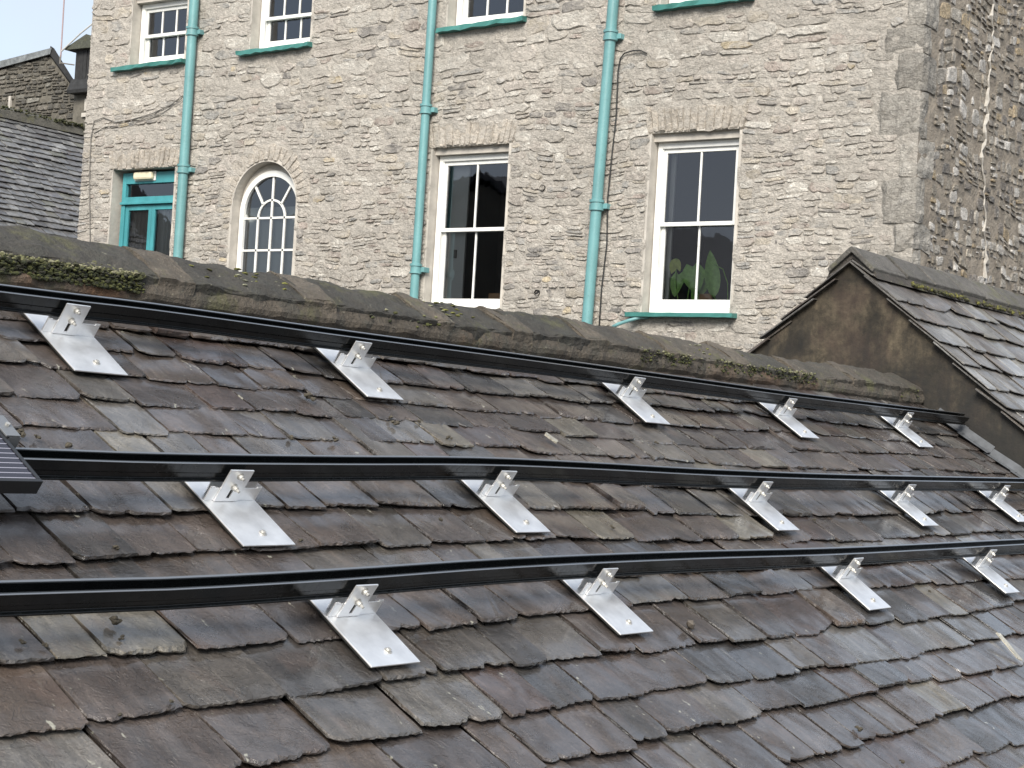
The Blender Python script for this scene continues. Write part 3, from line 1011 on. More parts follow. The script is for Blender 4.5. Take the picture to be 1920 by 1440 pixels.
def stone_geo(corners, prot, rng, fn, npt=11, jit=0.10, rnd=0.5):
    """corners: four points (a, b) of the cell; returns an irregular bulging face stone"""
    (ax, az), (bx, bz), (cx, cz), (dx, dz) = corners
    mx, mz = (ax + bx + cx + dx) / 4, (az + bz + cz + dz) / 4
    ring = []
    edges_ = [((ax, az), (bx, bz)), ((bx, bz), (cx, cz)), ((cx, cz), (dx, dz)), ((dx, dz), (ax, az))]
    lens = [math.hypot(q[0] - p[0], q[1] - p[1]) for p, q in edges_]
    size = min(sum(lens[0::2]) / 2, sum(lens[1::2]) / 2)
    for (p, q), ln in zip(edges_, lens):
        k = max(2, min(5, int(round(ln / size * 1.6 + 0.4))))
        for i in range(k):
            u = i / k
            x, z = p[0] + (q[0] - p[0]) * u, p[1] + (q[1] - p[1]) * u
            s = 1.0 - (0.16 * rnd * rng.uniform(0.3, 1.5) if i == 0 else -0.03 * rng.random())
            x = mx + (x - mx) * s + rng.uniform(-1, 1) * jit * size * 0.55
            z = mz + (z - mz) * s + rng.uniform(-1, 1) * jit * size * 0.55
            ring.append((x, z))
    n = len(ring)
    tiltx, tiltz = rng.uniform(-0.06, 0.06), rng.uniform(-0.11, 0.06)
    vs = []
    for (x, z) in ring: vs.append(fn(x, z, -0.03))
    for (x, z) in ring:
        vs.append(fn(mx + (x - mx) * 0.985, mz + (z - mz) * 0.985, prot * rng.uniform(0.25, 0.75)))
    for (x, z) in ring:
        s = rng.uniform(0.80, 0.93)
        vs.append(fn(mx + (x - mx) * s, mz + (z - mz) * s, prot * rng.uniform(0.85, 1.15) + (x - mx) * tiltx + (z - mz) * tiltz))
    ox, oz = rng.uniform(-0.2, 0.2) * (bx - ax), rng.uniform(-0.15, 0.15) * (dz - az)
    vs.append(fn(mx + ox, mz + oz, prot * rng.uniform(0.85, 1.2)))
    fs = []
    for r in range(2):
        for i in range(n):
            j = (i + 1) % n
            fs.append((r * n + i, r * n + j, (r + 1) * n + j, (r + 1) * n + i))
    for i in range(n): fs.append((2 * n + i, 2 * n + (i + 1) % n, 3 * n))
    return vs, fs


def emit(items, parent, name, mat, limit, rest_name):
    """items: (centre, size, vs, fs, colour); the largest in view become parts, the rest one joined part"""
    ranked = []
    for it in items:
        sc = screen(it[0])
        ok = sc is not None and -30 < sc[0] < 1950 and -30 < sc[1] < 1470
        ranked.append((it[1] / sc[2] ** 2 if ok else 0.0, it))
    ranked.sort(key=lambda q: -q[0])
    rest = MB(); made = 0
    for r, (c, s, vs, fs, col) in ranked:
        if made < limit and r > 0:
            MB().add(vs, fs, col, vs).build(name, mat, parent); made += 1
        else:
            rest.add(vs, fs, col, vs)
    if rest.v: tag(rest.build(rest_name, mat, parent), kind='stuff')


def course_stones(rng, a0, a1, z0, z1, fn, pal, block, hlow, hhigh, zsplit, lens=(1.3, 3.6), prot=(0.006, 0.026), wob=0.03, gap=0.012, jit=0.14, rnd=0.7, drop=0.05):
    items = []
    z = z0
    while z < z1:
        hh = hlow if z < zsplit else hhigh
        h = rng.uniform(*hh)
        holes = [b for b in (block(z, z + h)) if b]
        holes.sort()
        cur = a0; spans = []
        for (p, q) in holes:
            if p > cur: spans.append((cur, min(p, a1)))
            cur = max(cur, q)
        if cur < a1: spans.append((cur, a1))
        for (p, q) in spans:
            x = p
            while x < q - 0.03:
                w = h * rng.uniform(*lens)
                if q - (x + w) < 0.09: w = q - x
                sub = [(z, z + h)]
                if h > hh[0] * 1.25 and rng.random() < 0.35:
                    zm = z + h * rng.uniform(0.38, 0.62); sub = [(z, zm), (zm, z + h)]
                for (za, zb) in sub:
                    xx = x; splits = [(x, x + w)]
                    if len(sub) == 2 and w > 0.3 and rng.random() < 0.5:
                        c = x + w * rng.uniform(0.35, 0.65); splits = [(x, c), (c, x + w)]
                    for (xa, xb) in splits:
                        if rng.random() < drop: continue
                        g_ = gap * rng.uniform(0.5, 1.5)
                        k = lambda xx_, zz_: zz_ + wob * fbm(xx_ * 0.9, zz_ * 1.2, 1.3, 3)
                        sk = rng.uniform(-0.25, 0.25) * (zb - za)
                        cn = [(xa + g_ / 2 - sk * 0.4, k(xa, za) + g_ / 2), (xb - g_ / 2 + sk * 0.4, k(xb, za) + g_ / 2), (xb - g_ / 2 - sk * 0.4, k(xb, zb) - g_ / 2), (xa + g_ / 2 + sk * 0.4, k(xa, zb) - g_ / 2)]
                        vs, fs = stone_geo(cn, rng.uniform(*prot), rng, fn, jit=jit, rnd=rnd)
                        items.append((fn((xa + xb) / 2, (za + zb) / 2, 0), (xb - xa) * (zb - za), vs, fs, pick(pal, rng)))
                x += w
        z += h
    return items


FF = lambda a, b, dd: (XF - dd, a, b)
rs = random.Random(17)
quo = []
z = 0.3
flip = 0
while z < ZT - 0.1:                                            # dressed grey corner blocks
    h = rs.uniform(0.26, 0.52)
    lf = rs.uniform(0.34, 0.5) if flip else rs.uniform(0.18, 0.28)
    quo.append((z, z + h, lf)); z += h; flip = 1 - flip


def face_block(za, zb):
    b = [o.block(za, zb) for o in OPEN]
    zm = (za + zb) / 2
    for (p, q, lf) in quo:
        if p <= zm < q: b.append((YC - 0.1, YC + lf))
    return b


items = course_stones(rs, YC, YL + 0.01, 0.55, 6.5, FF, STONE_PAL, face_block, (0.055, 0.125), (0.085, 0.20), 3.9, lens=(1.3, 3.4), prot=(0.005, 0.022), wob=0.075, jit=0.24, rnd=1.0, drop=0.10)
emit(items, house, 'stone', M_STONE, 300, 'remaining_stones')


def soldier(o, h):
    """flat arch of upright stones over an opening"""
    n = int((o.y1 - o.y0 + 0.1) / 0.082)
    y = o.y0 - 0.05
    wt = [rs.uniform(0.7, 1.3) for _ in range(n)]
    tot = sum(wt); W = (o.y1 - o.y0 + 0.10)
    for w_ in wt:
        w = W * w_ / tot
        fan = ((y + w / 2) - o.c) * 0.10
        top = o.z1 + h * rs.uniform(0.88, 1.05); bot = o.z1 + rs.uniform(-0.012, 0.006)
        cn = [(y + 0.004, bot), (y + w - 0.004, bot), (y + w - 0.004 + fan, top), (y + 0.004 + fan, top)]
        vs, fs = stone_geo(cn, rs.uniform(0.014, 0.030), rs, FF, jit=0.05, rnd=0.25)
        MB().add(vs, fs, shade((0.50, 0.45, 0.385), rs, 0.88, 1.08), vs).build('voussoir', M_STONE, house)
        y += w


for o in (W5, W4, WD): soldier(o, o.lintel)
n = 23
for k in range(n):
    a0 = math.pi * (k + 0.05) / n; a1 = math.pi * (k + 0.95) / n
    r0 = WA.r + 0.012; r1 = WA.r + 0.26 * rs.uniform(0.8, 1.05)
    pt = lambda a, r: (WA.c - math.cos(a) * r, WA.sp + math.sin(a) * r)
    cn = [pt(a0, r0), pt(a1, r0), pt(a1, r1), pt(a0, r1)]
    vs, fs = stone_geo(cn[::-1], rs.uniform(0.010, 0.026), rs, FF, jit=0.06, rnd=0.3)
    MB().add(vs, fs, shade((0.52, 0.47, 0.405), rs, 0.88, 1.1), vs).build('voussoir', M_STONE, house)

# quoins wrap the corner
FS = lambda a, b, dd: (a, YC - dd, b)
flip = 0
for (za, zb, lf) in quo:
    ls = rs.uniform(0.16, 0.25) if lf > 0.3 else rs.uniform(0.34, 0.5)
    j = lambda: rs.uniform(-0.014, 0.014)
    p = rs.uniform(0.012, 0.03)
    zz0, zz1 = za + 0.008, zb - 0.008
    q = MB()
    nz = 5; na = 5
    vs = []; fs = []
    path = [(XF - p, YC + lf * (1 - i / na)) for i in range(na)] + [(XF - p + 0.012, YC - p + 0.012)] + [(XF + ls * (i / na), YC - p) for i in range(1, na + 1)]
    for jz in range(nz + 1):
        zq = zz0 + (zz1 - zz0) * jz / nz
        inset = 0.012 if jz in (0, nz) else 0.0
        for (x, y) in path:
            f = 0.030 * fbm(x * 6, y * 6, zq * 6, 3)
            k_ = path.index((x, y))
            if k_ == 0: vs.append((x + 0.05, y + 0.05 * fbm(zq * 9, 1.0, za, 2), zq)); continue
            if k_ == len(path) - 1: vs.append((x + 0.05 * fbm(zq * 9, 2.0, za, 2), y + 0.05, zq)); continue
            vs.append((x + inset + f, y + inset + f, zq + (0.035 if jz in (0, nz) else 0.01) * fbm(x * 6, y * 6, zq, 2)))
    m = len(path)
    for jz in range(nz):
        for i in range(m - 1):
            fs.append((jz * m + i, jz * m + i + 1, (jz + 1) * m + i + 1, (jz + 1) * m + i))
    fs.append(tuple(range(m))[::-1]); fs.append(tuple(range(nz * m, (nz + 1) * m)))
    q.add(vs, fs, shade((0.41, 0.388, 0.35), rs, 0.72, 1.15), vs)
    q.build('quoin', M_QUOIN, house)


def side_block(za, zb):
    zm = (za + zb) / 2
    return [(XF - 0.2, XF + 0.38)] if True else []


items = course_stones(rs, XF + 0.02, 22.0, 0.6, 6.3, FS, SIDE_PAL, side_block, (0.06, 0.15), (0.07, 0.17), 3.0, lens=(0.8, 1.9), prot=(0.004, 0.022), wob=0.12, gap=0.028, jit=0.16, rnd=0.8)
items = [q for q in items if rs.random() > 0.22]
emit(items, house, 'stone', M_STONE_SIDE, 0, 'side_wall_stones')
sb = MB()
pts = []
zq = 5.6
xq = 18.30
while zq > 2.0:
    pts.append((xq, YC - 0.018, zq)); zq -= 0.07; xq += rs.uniform(-0.06, 0.078)
sb.tube(pts, [0.006 + 0.026 * rs.random() ** 2 for _ in pts], 6)
sb.build('mortar_seam', simple('white_lime_seam', (0.42, 0.395, 0.355), 0.9, nscale=20, namp=0.2, bump=0.6, bscale=60), house)


# ------------------------------------------------------------------ windows
def bar_y(mb, y0, y1, z0, z1, x0, x1):
    mb.box(x0, x1, y0, y1, z0, z1)


def reveal(o, depth, margin=0.035):
    mb = MB()
    if o.arch:
        n = 24
        path = [(o.y0, o.z0)] + [(o.c - math.cos(math.pi * k / n) * o.r, o.sp + math.sin(math.pi * k / n) * o.r) for k in range(n + 1)] + [(o.y1, o.z0)]
    else:
        path = [(o.y0, o.z0), (o.y0, o.z1), (o.y1, o.z1), (o.y1, o.z0)]
    vs = []; fs = []
    cx, cz = o.c, (o.sp if o.arch else (o.z0 + o.z1) / 2)
    for i, (y, z) in enumerate(path):
        if o.arch:
            d_ = Vector((y - cx, z - cz)) if z > o.sp else Vector((1 if y > cx else -1, 0))
            d_ = d_.normalized() if d_.length else Vector((1, 0))
        else:
            d_ = Vector((1 if y > cx else -1, 1 if z > cz else 0))
        jit = rs.uniform(-0.006, 0.006)
        vs += [(XF + depth, y, z), (XF - 0.010, y, z), (XF - 0.007, y + d_.x * margin * 0.8, z + d_.y * margin * 0.8), (XF + 0.03, y + d_.x * (margin + 0.01), z + d_.y * (margin + 0.01))]
    for i in range(len(path) - 1):
        for k in range(3):
            fs.append((i * 4 + k, i * 4 + k + 1, (i + 1) * 4 + k + 1, (i + 1) * 4 + k))
    if not o.arch:
        b = len(vs)
        vs += [(XF - 0.005, o.y0, o.z0), (XF - 0.005, o.y1, o.z0), (XF + depth, o.y1, o.z0), (XF + depth, o.y0, o.z0)]
        fs.append((b, b + 1, b + 2, b + 3))
    mb.add(vs, fs)
    mb.build('reveal', M_REVEAL, house)


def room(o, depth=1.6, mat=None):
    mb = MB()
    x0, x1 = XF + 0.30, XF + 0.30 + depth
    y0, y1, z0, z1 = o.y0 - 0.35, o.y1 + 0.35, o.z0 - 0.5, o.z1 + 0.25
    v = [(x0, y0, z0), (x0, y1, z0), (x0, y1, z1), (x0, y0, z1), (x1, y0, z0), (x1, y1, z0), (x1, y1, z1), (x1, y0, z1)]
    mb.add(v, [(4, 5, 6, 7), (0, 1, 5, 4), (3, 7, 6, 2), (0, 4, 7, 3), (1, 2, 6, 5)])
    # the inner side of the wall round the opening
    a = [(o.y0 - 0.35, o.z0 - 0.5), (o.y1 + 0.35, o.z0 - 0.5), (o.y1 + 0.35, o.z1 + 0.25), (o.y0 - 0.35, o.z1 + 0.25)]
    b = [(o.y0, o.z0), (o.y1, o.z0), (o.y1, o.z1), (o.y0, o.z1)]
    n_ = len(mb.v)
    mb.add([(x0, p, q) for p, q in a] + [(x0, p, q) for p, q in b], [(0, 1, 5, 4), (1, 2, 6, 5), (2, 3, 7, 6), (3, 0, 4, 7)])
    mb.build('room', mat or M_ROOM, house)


def pane(parent, y0, y1, z0, z1, x):
    mb = MB().add([(x, y0, z0), (x, y1, z0), (x, y1, z1), (x, y0, z1)], [(0, 3, 2, 1)])
    mb.build('pane', M_GLASS, parent)


def sash(parent, name, y0, y1, z0, z1, x, cols, rows, st=0.045, bot=0.06, top=0.045, bar=0.022):
    m = MB()
    bar_y(m, y0, y0 + st, z0, z1, x, x + 0.04); bar_y(m, y1 - st, y1, z0, z1, x, x + 0.04)
    bar_y(m, y0 + st, y1 - st, z0, z0 + bot, x + .0005, x + 0.0395); bar_y(m, y0 + st, y1 - st, z1 - top, z1, x + .0005, x + 0.0395)
    m.build(name, M_WHITE, parent, bevel=0.004)
    ya, yb_, za, zb_ = y0 + st, y1 - st, z0 + bot, z1 - top
    for c in range(1, cols):
        yy = ya + (yb_ - ya) * c / cols
        q = MB(); bar_y(q, yy - bar / 2, yy + bar / 2, za, zb_, x + 0.004, x + 0.034)
        q.build('glazing_bar', M_WHITE, parent, bevel=0.004)
    for r in range(1, rows):
        z_ = za + (zb_ - za) * r / rows
        q = MB(); bar_y(q, ya, yb_, z_ - bar / 2, z_ + bar / 2, x + 0.005, x + 0.033)
        q.build('glazing_bar', M_WHITE, parent, bevel=0.004)
    for c in range(cols):
        for r in range(rows):
            pane(parent, ya + (yb_ - ya) * c / cols, ya + (yb_ - ya) * (c + 1) / cols, za + (zb_ - za) * r / rows, za + (zb_ - za) * (r + 1) / rows, x + 0.02)


def sash_window(o, cols, rows, depth=0.12, mid=None, fw=0.055, left_gap=0.0):
    """box frame set back in the opening, upper sash in front of the lower one"""
    x = XF + depth
    y0, y1, z0, z1 = o.y0 + 0.012, o.y1 - 0.012 - left_gap, o.z0 + 0.012, o.z1 - 0.085
    f = MB()
    bar_y(f, y0, y0 + fw, z0, z1, x, x + 0.13); bar_y(f, y1 - fw, y1, z0, z1, x, x + 0.13)
    bar_y(f, y0 + fw, y1 - fw, z1 - fw * 1.2, z1, x + .001, x + 0.129); bar_y(f, y0 + fw, y1 - fw, z0, z0 + 0.07, x + .001, x + 0.129)
    bar_y(f, y0 + fw, y0 + fw + .012, z0 + .07, z1 - fw * 1.2, x + 0.012, x + 0.026); bar_y(f, y1 - fw - .012, y1 - fw, z0 + .07, z1 - fw * 1.2, x + 0.012, x + 0.026)
    w = f.build('window', M_WHITE, house, bevel=0.005)
    a0, a1 = y0 + fw + 0.003, y1 - fw - 0.003
    zm = mid if mid else (z0 + z1) / 2
    sash(w, 'upper_sash', a0, a1, zm - 0.022, z1 - fw * 1.2 - 0.002, x + 0.03, cols, rows, bot=0.044)
    sash(w, 'lower_sash', a0, a1, z0 + 0.072, zm + 0.018, x + 0.075, cols, rows, bot=0.085, top=0.036)
    lin = MB()                                                  # lintel board behind the arch stones
    lin.box(XF + 0.05, XF + 0.3, o.y0, o.y1, z1 + 0.002, o.z1 + 0.03)
    lin.build('lintel', M_REVEAL, house)
    return w


def sill(o_y0, o_y1, z, th=0.055, proj=0.11, slope=0.0, mat=None, rough_=0.012):
    n = 14
    vs = []; fs = []
    for i in range(n + 1):
        y = o_y0 + (o_y1 - o_y0) * i / n
        j = lambda: rs.uniform(-rough_, rough_)
        zz_ = z + slope * (i / n - 0.5)
        vs += [(XF + 0.14, y, zz_ + 0.012), (XF - proj + j(), y, zz_ - 0.006 + j() * .5), (XF - proj + j(), y, zz_ - th + j()), (XF + 0.02, y, zz_ - th)]
    for i in range(n):
        for k in range(3):
            fs.append((i * 4 + k, (i + 1) * 4 + k, (i + 1) * 4 + k + 1, i * 4 + k + 1))
    fs.append((0, 1, 2, 3)); fs.append((n * 4 + 3, n * 4 + 2, n * 4 + 1, n * 4))
    return MB().add(vs, fs).build('window_sill', mat or M_SILL, house)


for o in (W5, W4, UA, UB, UC, UD, WD): reveal(o, 0.28)
reveal(WA, 0.28, 0.05)
w5 = sash_window(W5, 2, 1, mid=2.425)
w4 = sash_window(W4, 2, 1, mid=2.42)
for o in (UA, UB, UC, UD): sash_window(o, 3, 1, depth=0.14)
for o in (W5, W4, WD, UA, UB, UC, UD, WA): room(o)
sill(8.66, 9.96, 1.445, 0.05, 0.13, rough_=0.003)
sill(11.66, 12.86, 1.43, 0.05, 0.10, rough_=0.004)
sill(17.04, 18.40, 4.745, 0.06, 0.10, -0.02)
sill(14.83, 16.06, 4.785, 0.06, 0.10, -0.03)
sill(11.58, 12.82, 4.815, 0.06, 0.10, -0.04)
sill(8.66, 9.86, 4.80, 0.06, 0.10, -0.02)


# round-headed window
def arc(c, sp, r, a0, a1, n):
    return [(c - math.cos(a0 + (a1 - a0) * k / n) * r, sp + math.sin(a0 + (a1 - a0) * k / n) * r) for k in range(n + 1)]


def ring_strip(mb, outer, inner, x0, x1):
    n = len(outer); b = len(mb.v)
    vs = []
    for (p, q) in zip(outer, inner): vs += [(x0, *p), (x0, *q), (x1, *p), (x1, *q)]
    fs = []
    for i in range(n - 1):
        a, c = i * 4, (i + 1) * 4
        fs += [(a, c, c + 1, a + 1), (a + 1, c + 1, c + 3, a + 3), (a + 3, c + 3, c + 2, a + 2), (a + 2, c + 2, c, a)]
    mb.add(vs, fs)


xw = XF + 0.12
ro = WA.r - 0.012; ri = ro - 0.075
sp = WA.sp - 0.085
op = [(WA.c - ro, WA.z0)] + arc(WA.c, sp, ro, 0, math.pi, 28) + [(WA.c + ro, WA.z0)]
ip = [(WA.c - ri, WA.z0)] + arc(WA.c, sp, ri, 0, math.pi, 28) + [(WA.c + ri, WA.z0)]
f = MB(); ring_strip(f, op, ip, xw, xw + 0.09)
aw = f.build('window', M_WHITE, house, smooth=False)
lz = MB(); ring_strip(lz, [(p, q + (0.10 if k not in (0, len(op) - 1) else 0)) for k, (p, q) in enumerate(op)], op, xw + 0.02, xw + 0.06)
lz.build('lintel', M_REVEAL, house)
zsp = 2.63
hb = 0.013


def abar(pts2, w=hb):
    """a bar following a 2-D path"""
    o_, i_ = [], []
    for k, p in enumerate(pts2):
        a = Vector(pts2[max(k - 1, 0)]); b = Vector(pts2[min(k + 1, len(pts2) - 1)])
        d_ = (b - a).normalized(); nn = Vector((-d_.y, d_.x))
        o_.append(tuple(Vector(p) + nn * w)); i_.append(tuple(Vector(p) - nn * w))
    m = MB(); ring_strip(m, o_, i_, xw + 0.02, xw + 0.055)
    m.build('glazing_bar', M_WHITE, aw)


c = WA.c
q4 = ri / 2
for yy, zt_ in ((c - q4, zsp), (c, sp + ri), (c + q4, zsp)): abar([(yy, WA.z0), (yy, zt_)])
for zz_ in (zsp, 2.215, 1.80, 1.385): abar([(c - ri, zz_), (c + ri, zz_)])
abar(arc(c, zsp, q4, 0, math.pi, 16))
for a in (rad(48), rad(132)):
    abar([(c - math.cos(a) * q4, zsp + math.sin(a) * q4), (c - math.cos(a) * ri * 1.01, sp + math.sin(a) * ri * 1.01)])
for k in range(4):
    for (za, zb_) in ((0.95, 1.385), (1.385, 1.80), (1.80, 2.215), (2.215, zsp)):
        pane(aw, c - ri + q4 * k, c - ri + q4 * (k + 1), za, zb_, xw + 0.038)
for (a0, a1) in ((0, rad(48)), (rad(48), rad(90)), (rad(90), rad(132)), (rad(132), math.pi)):
    oo = arc(c, sp, ri, a0, a1, 8); ii = arc(c, zsp, q4, a0, a1, 8)
    MB().add([(xw + 0.038, *p) for p in oo + ii[::-1]], [tuple(range(18))]).build('pane', M_GLASS, aw)
for (a0, a1) in ((0, rad(90)), (rad(90), math.pi)):
    ii = arc(c, zsp, q4, a0, a1, 8) + [(c, zsp)]
    MB().add([(xw + 0.038, *p) for p in ii], [tuple(range(len(ii)))]).build('pane', M_GLASS, aw)

# teal door frame with its transom light
xd = XF + 0.12
y0, y1 = WD.y0 + 0.01, WD.y1 - 0.06
f = MB()
bar_y(f, y0, y0 + 0.07, 0.2, 3.30, xd, xd + 0.1); bar_y(f, y1 - 0.07, y1, 0.2, 3.30, xd, xd + 0.1)
bar_y(f, y0 + 0.07, y1 - 0.07, 3.15, 3.30, xd + .001, xd + 0.099)
bar_y(f, y0 + 0.07, y1 - 0.07, 2.90, 2.97, xd + .001, xd + 0.099)
bar_y(f, y0 - 0.0, y1, 2.865, 2.90, xd - 0.03, xd + 0.08)
tw = f.build('window', M_TEAL_WIN, house, bevel=0.005)
ym = (y0 + y1) / 2 - 0.02
for (a, b) in ((y0 + 0.072, ym - 0.002), (ym + 0.002, y1 - 0.072)):
    m = MB()
    bar_y(m, a, a + 0.06, 0.3, 2.86, xd + 0.02, xd + 0.07); bar_y(m, b - 0.06, b, 0.3, 2.86, xd + 0.02, xd + 0.07)
    bar_y(m, a + 0.06, b - 0.06, 2.79, 2.86, xd + 0.021, xd + 0.069); bar_y(m, a + 0.06, b - 0.06, 0.3, 0.5, xd + 0.021, xd + 0.069)
    m.build('casement', M_TEAL_WIN, tw, bevel=0.004)
    pane(tw, a + 0.06, b - 0.06, 0.5, 2.79, xd + 0.045)
pane(tw, y0 + 0.07, y1 - 0.07, 2.97, 3.15, xd + 0.05)
cu = MB()
n = 24
vs = []; fs = []
for k in range(n + 1):
    yy = y0 + 0.09 + (ym - y0 - 0.12) * k / n
    xx = xd + 0.11 + 0.018 * math.sin(k * 1.9) + 0.01 * math.sin(k * 0.7)
    vs += [(xx, yy, 0.4), (xx, yy, 2.85)]
for k in range(n): fs.append((2 * k, 2 * k + 1, 2 * k + 3, 2 * k + 2))
cu.add(vs, fs)
tag(cu.build('net_curtain', simple('grey_net', (0.5, 0.52, 0.51), 0.9)), 'grey net curtain behind the right pane of the teal framed door', 'curtain')

bd = MB().box(XF + 0.225, XF + 0.235, WA.y0 + 0.01, WA.y1 - 0.01, 0.95, 2.78)  # grey sheet added behind the arched panes to brighten them
tag(bd.build('pane_lightener', simple('pane_lightener_grey', (0.36, 0.385, 0.375), 0.8)), 'added grey blind drawn behind the round-headed window', 'backing')
vs = []; fs = []
for k in range(n + 1):
    yy = ym + 0.04 + (y1 - ym - 0.12) * k / n
    xx = xd + 0.12 + 0.015 * math.sin(k * 1.6)
    vs += [(xx, yy, 0.4), (xx, yy, 2.85)]
fs = [(2 * k, 2 * k + 1, 2 * k + 3, 2 * k + 2) for k in range(n)]
tag(MB().add(vs, fs).build('net_curtain', simple('brown_net', (0.30, 0.285, 0.255), 0.9)), 'brownish curtain behind the left pane of the teal framed door', 'curtain')
# inner shutters / pale linings seen through the sash windows
for o, wd in ((W5, 0.05), (W4, 0.24)):
    m = MB()
    m.box(XF + 0.285, XF + 0.315, o.y1 - 0.10 - wd, o.y1 - 0.09, o.z0 + 0.05, o.z1 - 0.12)
    m.build('inner_shutter', M_ROOM_LIGHT, house, bevel=0.004)
hd = MB().box(XF + 0.262, XF + 0.284, W4.y1 - 0.23, W4.y1 - 0.19, 2.10, 2.20)
hd.build('shutter_handle', M_CABLE_GREY, house, bevel=0.008)

# ------------------------------------------------------------------ things on and at the house
bl = empty('bulkhead_light', (XF + 0.10, 17.80, 3.2))
tag(bl, 'cream bulkhead light under the lintel of the teal framed door', 'lamp')
m = MB().box(XF + 0.04, XF + 0.115, 17.62, 17.98, 3.19, 3.30); m.build('lens', M_LAMP, bl, bevel=0.03)
m = MB().box(XF + 0.104, XF + 0.119, 17.60, 18.00, 3.18, 3.308); m.build('backplate', M_WHITE, bl, bevel=0.006)


def drainpipe(y, yb_, r, joints, label, zt=6.9):
    root = empty('drainpipe', (XF - 0.10, y, 0))
    tag(root, label, 'drainpipe', 'teal drainpipes on the stone house')
    zb = -1.0
    yy = lambda z: y + (yb_ - y) * (5.5 - z) / 4.0
    m = MB().tube([(XF - 0.10, yy(zt), zt), (XF - 0.10, yy(3), 3.0), (XF - 0.10, yy(zb), zb)], r, 18)
    m.build('pipe', M_TEAL, root, smooth=True).modifiers.new('edge', 'EDGE_SPLIT')
    for z in joints:
        Y = yy(z)
        m = MB().tube([(XF - 0.10, Y, z - 0.09), (XF - 0.10, Y, z - 0.085), (XF - 0.10, Y, z + 0.03), (XF - 0.10, Y, z + 0.035)], [r + 0.006, r + 0.012, r + 0.012, r + 0.006], 18)
        m.tube([(XF - 0.10, Y, z + 0.002), (XF - 0.10, Y, z + 0.03)], r + 0.022, 18)
        m.tube([(XF - 0.10, Y, z - 0.085), (XF - 0.10, Y, z - 0.065)], r + 0.020, 18)
        col = m.build('collar', M_TEAL, root, smooth=True); col.modifiers.new('edge', 'EDGE_SPLIT')
        m = MB().box(XF - 0.085, XF + 0.02, Y - r - 0.06, Y - r + 0.01, z - 0.065, z - 0.005)
        m.build('bracket_ear', M_TEAL, col, bevel=0.004)
        m = MB().box(XF - 0.085, XF + 0.02, Y + r - 0.01, Y + r + 0.045, z - 0.06, z - 0.01)
        m.build('bracket_ear', M_TEAL, col, bevel=0.004)
    return root


drainpipe(16.872, 16.865, 0.064, (5.12, 3.30), 'teal drainpipe between the teal framed door and the round-headed window')
drainpipe(12.888, 12.897, 0.052, (3.857, 1.96), 'slimmer teal drainpipe just left of the tall middle sash window')
drainpipe(10.34, 10.452, 0.062, (4.525, 2.645), 'teal drainpipe with a black cable beside it, left of the plant window')


def cable(name, pts, r, mat, label):
    o = MB().tube(pts, r, 6).build(name, mat, smooth=True)
    return tag(o, label, 'cable')


xc_ = XF - 0.035
cable('cable', [(xc_, 9.93, 4.28), (xc_, 10.0, 4.315), (xc_, 10.10, 4.325), (xc_, 10.215, 4.305), (xc_, 10.265, 4.25), (xc_, 10.285, 4.12), (xc_, 10.275, 3.6), (xc_, 10.30, 3.2), (xc_, 10.325, 2.7), (xc_, 10.30, 2.2), (xc_, 10.335, 1.7), (xc_, 10.34, 0.8)], 0.008, M_CABLE, 'thin black cable hooked over at the top beside the right drainpipe')
cable('cable', [(XF - 0.03, y_, z_) for (y_, z_) in ((17.05, 4.27), (17.25, 4.16), (17.6, 4.06), (18.0, 4.0), (18.3, 3.98), (18.55, 4.06), (18.74, 4.02), (18.78, 3.8), (18.76, 3.3), (18.72, 2.9), (18.66, 2.4), (18.66, 1.6))], 0.007, M_CABLE_GREY, 'grey cable drooping from the left drainpipe to the house corner and down')
cable('cable', [(XF - 0.03, y_, z_) for (y_, z_) in ((17.02, 4.22), (17.4, 4.06), (17.8, 3.98), (18.2, 3.93), (18.5, 3.93), (18.72, 3.85))], 0.005, M_CABLE_GREY, 'thin second cable slung below the grey one on the house corner')
op_ = MB().tube([(XF + 0.02, 9.72, 1.40), (XF - 0.09, 9.80, 1.385), (XF - 0.13, 9.90, 1.35), (XF - 0.16, 10.02, 1.305), (XF - 0.17, 10.08, 1.27)], 0.020, 10).build('overflow_pipe', M_TEAL, smooth=True)
tag(op_, 'short bent teal overflow pipe poking out below the plant window sill', 'pipe')

# vent holes: small clay pipe ends
for (y_, z_) in ((11.21, 2.85), (11.20, 1.66)):
    pv = MB().tube([(XF + 0.02, y_, z_), (XF - 0.03, y_, z_)], 0.035, 10, cap=False)
    pv.tube([(XF + 0.0, y_, z_), (XF - 0.005, y_, z_)], 0.033, 10)
    pv.build('weep_pipe', M_CABLE, house)

# indoor plants and boxes on the inner sills
def leaf(mb, base, tip, width, nrm, heart=False):
    base = Vector(base); tip = Vector(tip); ax = tip - base; L = ax.length; ax.normalize()
    sd_ = ax.cross(Vector(nrm)).normalized(); nn = sd_.cross(ax)
    n = 9; vs = []; fs = []
    for i in range(n + 1):
        u = i / n
        wd = width * (math.sin(math.pi * u ** 0.8) ** 0.8 if not heart else (1 - u) ** 0.6 * (0.55 + 1.1 * min(1, u * 3)) * 0.75)
        off = -0.18 * L * max(0, 0.25 - u) if heart else 0
        ctr = base + ax * (L * u)
        for k in (-1, -0.5, 0, 0.5, 1):
            vs.append(ctr + sd_ * (wd * k) + nn * (0.25 * wd * abs(k)) + ax * (off * abs(k) * 3) + nn * (-0.15 * L * u * u))
    for i in range(n):
        for k in range(4):
            fs.append((i * 5 + k, i * 5 + k + 1, (i + 1) * 5 + k + 1, (i + 1) * 5 + k))
    mb.add(vs, fs)


